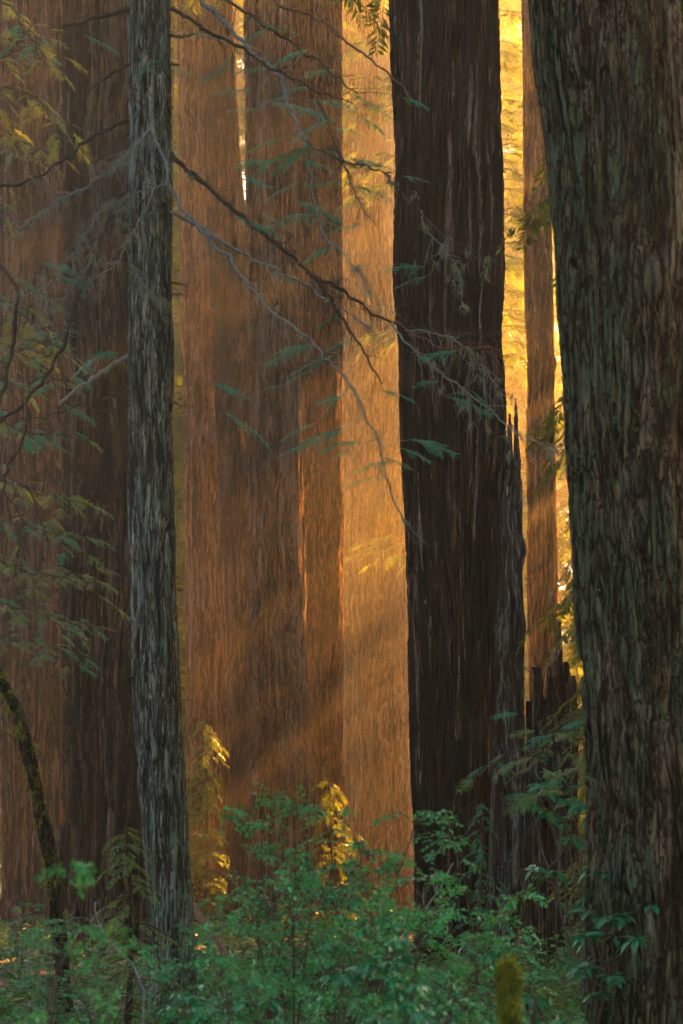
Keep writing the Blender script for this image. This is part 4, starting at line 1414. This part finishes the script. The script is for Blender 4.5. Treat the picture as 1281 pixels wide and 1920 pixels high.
# ground cover
rng = np.random.default_rng(950)
N = 26000
d = 7 + 60 * rng.uniform(0, 1, N) ** 1.5
x = rng.uniform(-0.24, 0.24, N) * d * 1.25
loc = np.stack([x, d, np.abs(rng.normal(0, 0.16, N)) * np.clip(d / 12, 0.8, 2)], -1)
mats = [frame(norm([rng.normal(), rng.normal(), rng.uniform(-.2, .5)]), norm([rng.normal(0, .3), rng.normal(0, .3), 1])) * rng.uniform(0.6, 1.5) * (1 + q / 40) for q in d]
tv, tf = leaf_tri(0.075, 0.022)
v, f = stamp(tv, tf, mats, loc)
gb = Buf()
gb.add(v, f)
NF = 2200
d = 9 + 55 * rng.uniform(0, 1, NF) ** 1.4
x = rng.uniform(-0.24, 0.24, NF) * d * 1.25
loc = np.stack([x, d, np.abs(rng.normal(0, 0.12, NF))], -1)
mats = [frame(norm([rng.normal(), rng.normal(), rng.uniform(.1, 1.0)]), np.array([0, 0, 1.0])) * rng.uniform(0.35, 0.8) for q in d]
for k in range(4):
    gb.add(*stamp(FLO[k][0], FLO[k][1], mats[k::4], loc[k::4]))
gc = gb.build('ground_cover', M['cover'], None, False)
gc['kind'] = 'stuff'
tag(gc, 'low ferns and leaves covering the forest floor', 'ground cover')

# ground
gx = np.linspace(-70, 70, 141)
gy = np.linspace(-36, 156, 193)
GX, GY = np.meshgrid(gx, gy)
GZ = 0.10 * np.sin(GX * 0.7 + 1) * np.sin(GY * 0.5) + 0.05 * np.random.default_rng(3).normal(0, 1, GX.shape) - 0.06
gv = np.stack([GX, GY, GZ], -1).reshape(-1, 3)
i = np.arange(192)[:, None] * 141
j = np.arange(140)[None, :]
gf = np.stack([i + j, i + j + 1, i + 142 + j, i + 141 + j], -1).reshape(-1, 4)
g = link('ground', mesh_from('ground', gv, gf), M['duff'])
g['kind'] = 'structure'
tag(g, 'dark forest floor of fallen needles', 'ground')

# ------------------------------------------------------------------ air, light, camera
HAZE = 0.00128
bx = np.array([[x, y, z] for x in (-74, 74) for y in (-38, 158) for z in (-1.5, 76)], dtype=float)
bf = np.array([[0, 1, 3, 2], [4, 6, 7, 5], [0, 4, 5, 1], [2, 3, 7, 6], [0, 2, 6, 4], [1, 5, 7, 3]])
hm, nt, out = new_mat('haze')
vol = nt.nodes.new('ShaderNodeVolumePrincipled')
vol.inputs['Color'].default_value = (0.96, 0.82, 0.56, 1)
vol.inputs['Density'].default_value = HAZE
vol.inputs['Anisotropy'].default_value = 0.67
nt.links.new(vol.outputs[0], out.inputs['Volume'])
hz = link('haze', mesh_from('haze', bx, bf, False), hm)
hz['kind'] = 'stuff'
tag(hz, 'thin sunlit haze hanging between the trees', 'haze')

w = bpy.data.worlds.new('World')
scene.world = w
w.use_nodes = True
wn = w.node_tree
wn.nodes.clear()
sky = wn.nodes.new('ShaderNodeTexSky')
sky.sky_type = 'NISHITA'
sky.sun_disc = False
sky.sun_elevation = SUN_EL
sky.sun_rotation = SUN_AZ
sky.dust_density = 4.0
bg = wn.nodes.new('ShaderNodeBackground')
bg.inputs['Strength'].default_value = 0.05
wo = wn.nodes.new('ShaderNodeOutputWorld')
wn.links.new(sky.outputs[0], bg.inputs[0])
wn.links.new(bg.outputs[0], wo.inputs[0])

sun = bpy.data.lights.new('sun', 'SUN')
sun.energy = 5.0
sun.angle = math.radians(0.5)
sun.color = (1.0, 0.42, 0.055)
so = bpy.data.objects.new('sun', sun)
COL.objects.link(so)
so.rotation_euler = Vector(-SUN_DIR).to_track_quat('-Z', 'Y').to_euler()
so.location = (30, 60, 60)

cam = bpy.data.cameras.new('camera')
co = bpy.data.objects.new('camera', cam)
COL.objects.link(co)
co.location = (0, 0, EYE)
co.rotation_euler = (math.radians(90), 0, 0)
cam.sensor_width = 36
cam.lens = 60
cam.shift_y = (HORIZON - 960) / 1920
cam.clip_end = 600
cam.dof.use_dof = True
cam.dof.focus_distance = 33
cam.dof.aperture_fstop = 4.0
scene.camera = co

scene.view_settings.view_transform = 'Standard'
scene.view_settings.look = 'None'
scene.view_settings.exposure = 4.1
scene.view_settings.gamma = 1.0
cy = scene.cycles
cy.use_denoising = True
cy.denoiser = 'OPENIMAGEDENOISE'
cy.denoising_prefilter = 'ACCURATE'
cy.max_bounces = 6
cy.diffuse_bounces = 3
cy.glossy_bounces = 2
cy.transmission_bounces = 4
cy.volume_bounces = 1
cy.transparent_max_bounces = 4
cy.sample_clamp_indirect = 6
cy.use_adaptive_sampling = True
cy.adaptive_threshold = 0.02
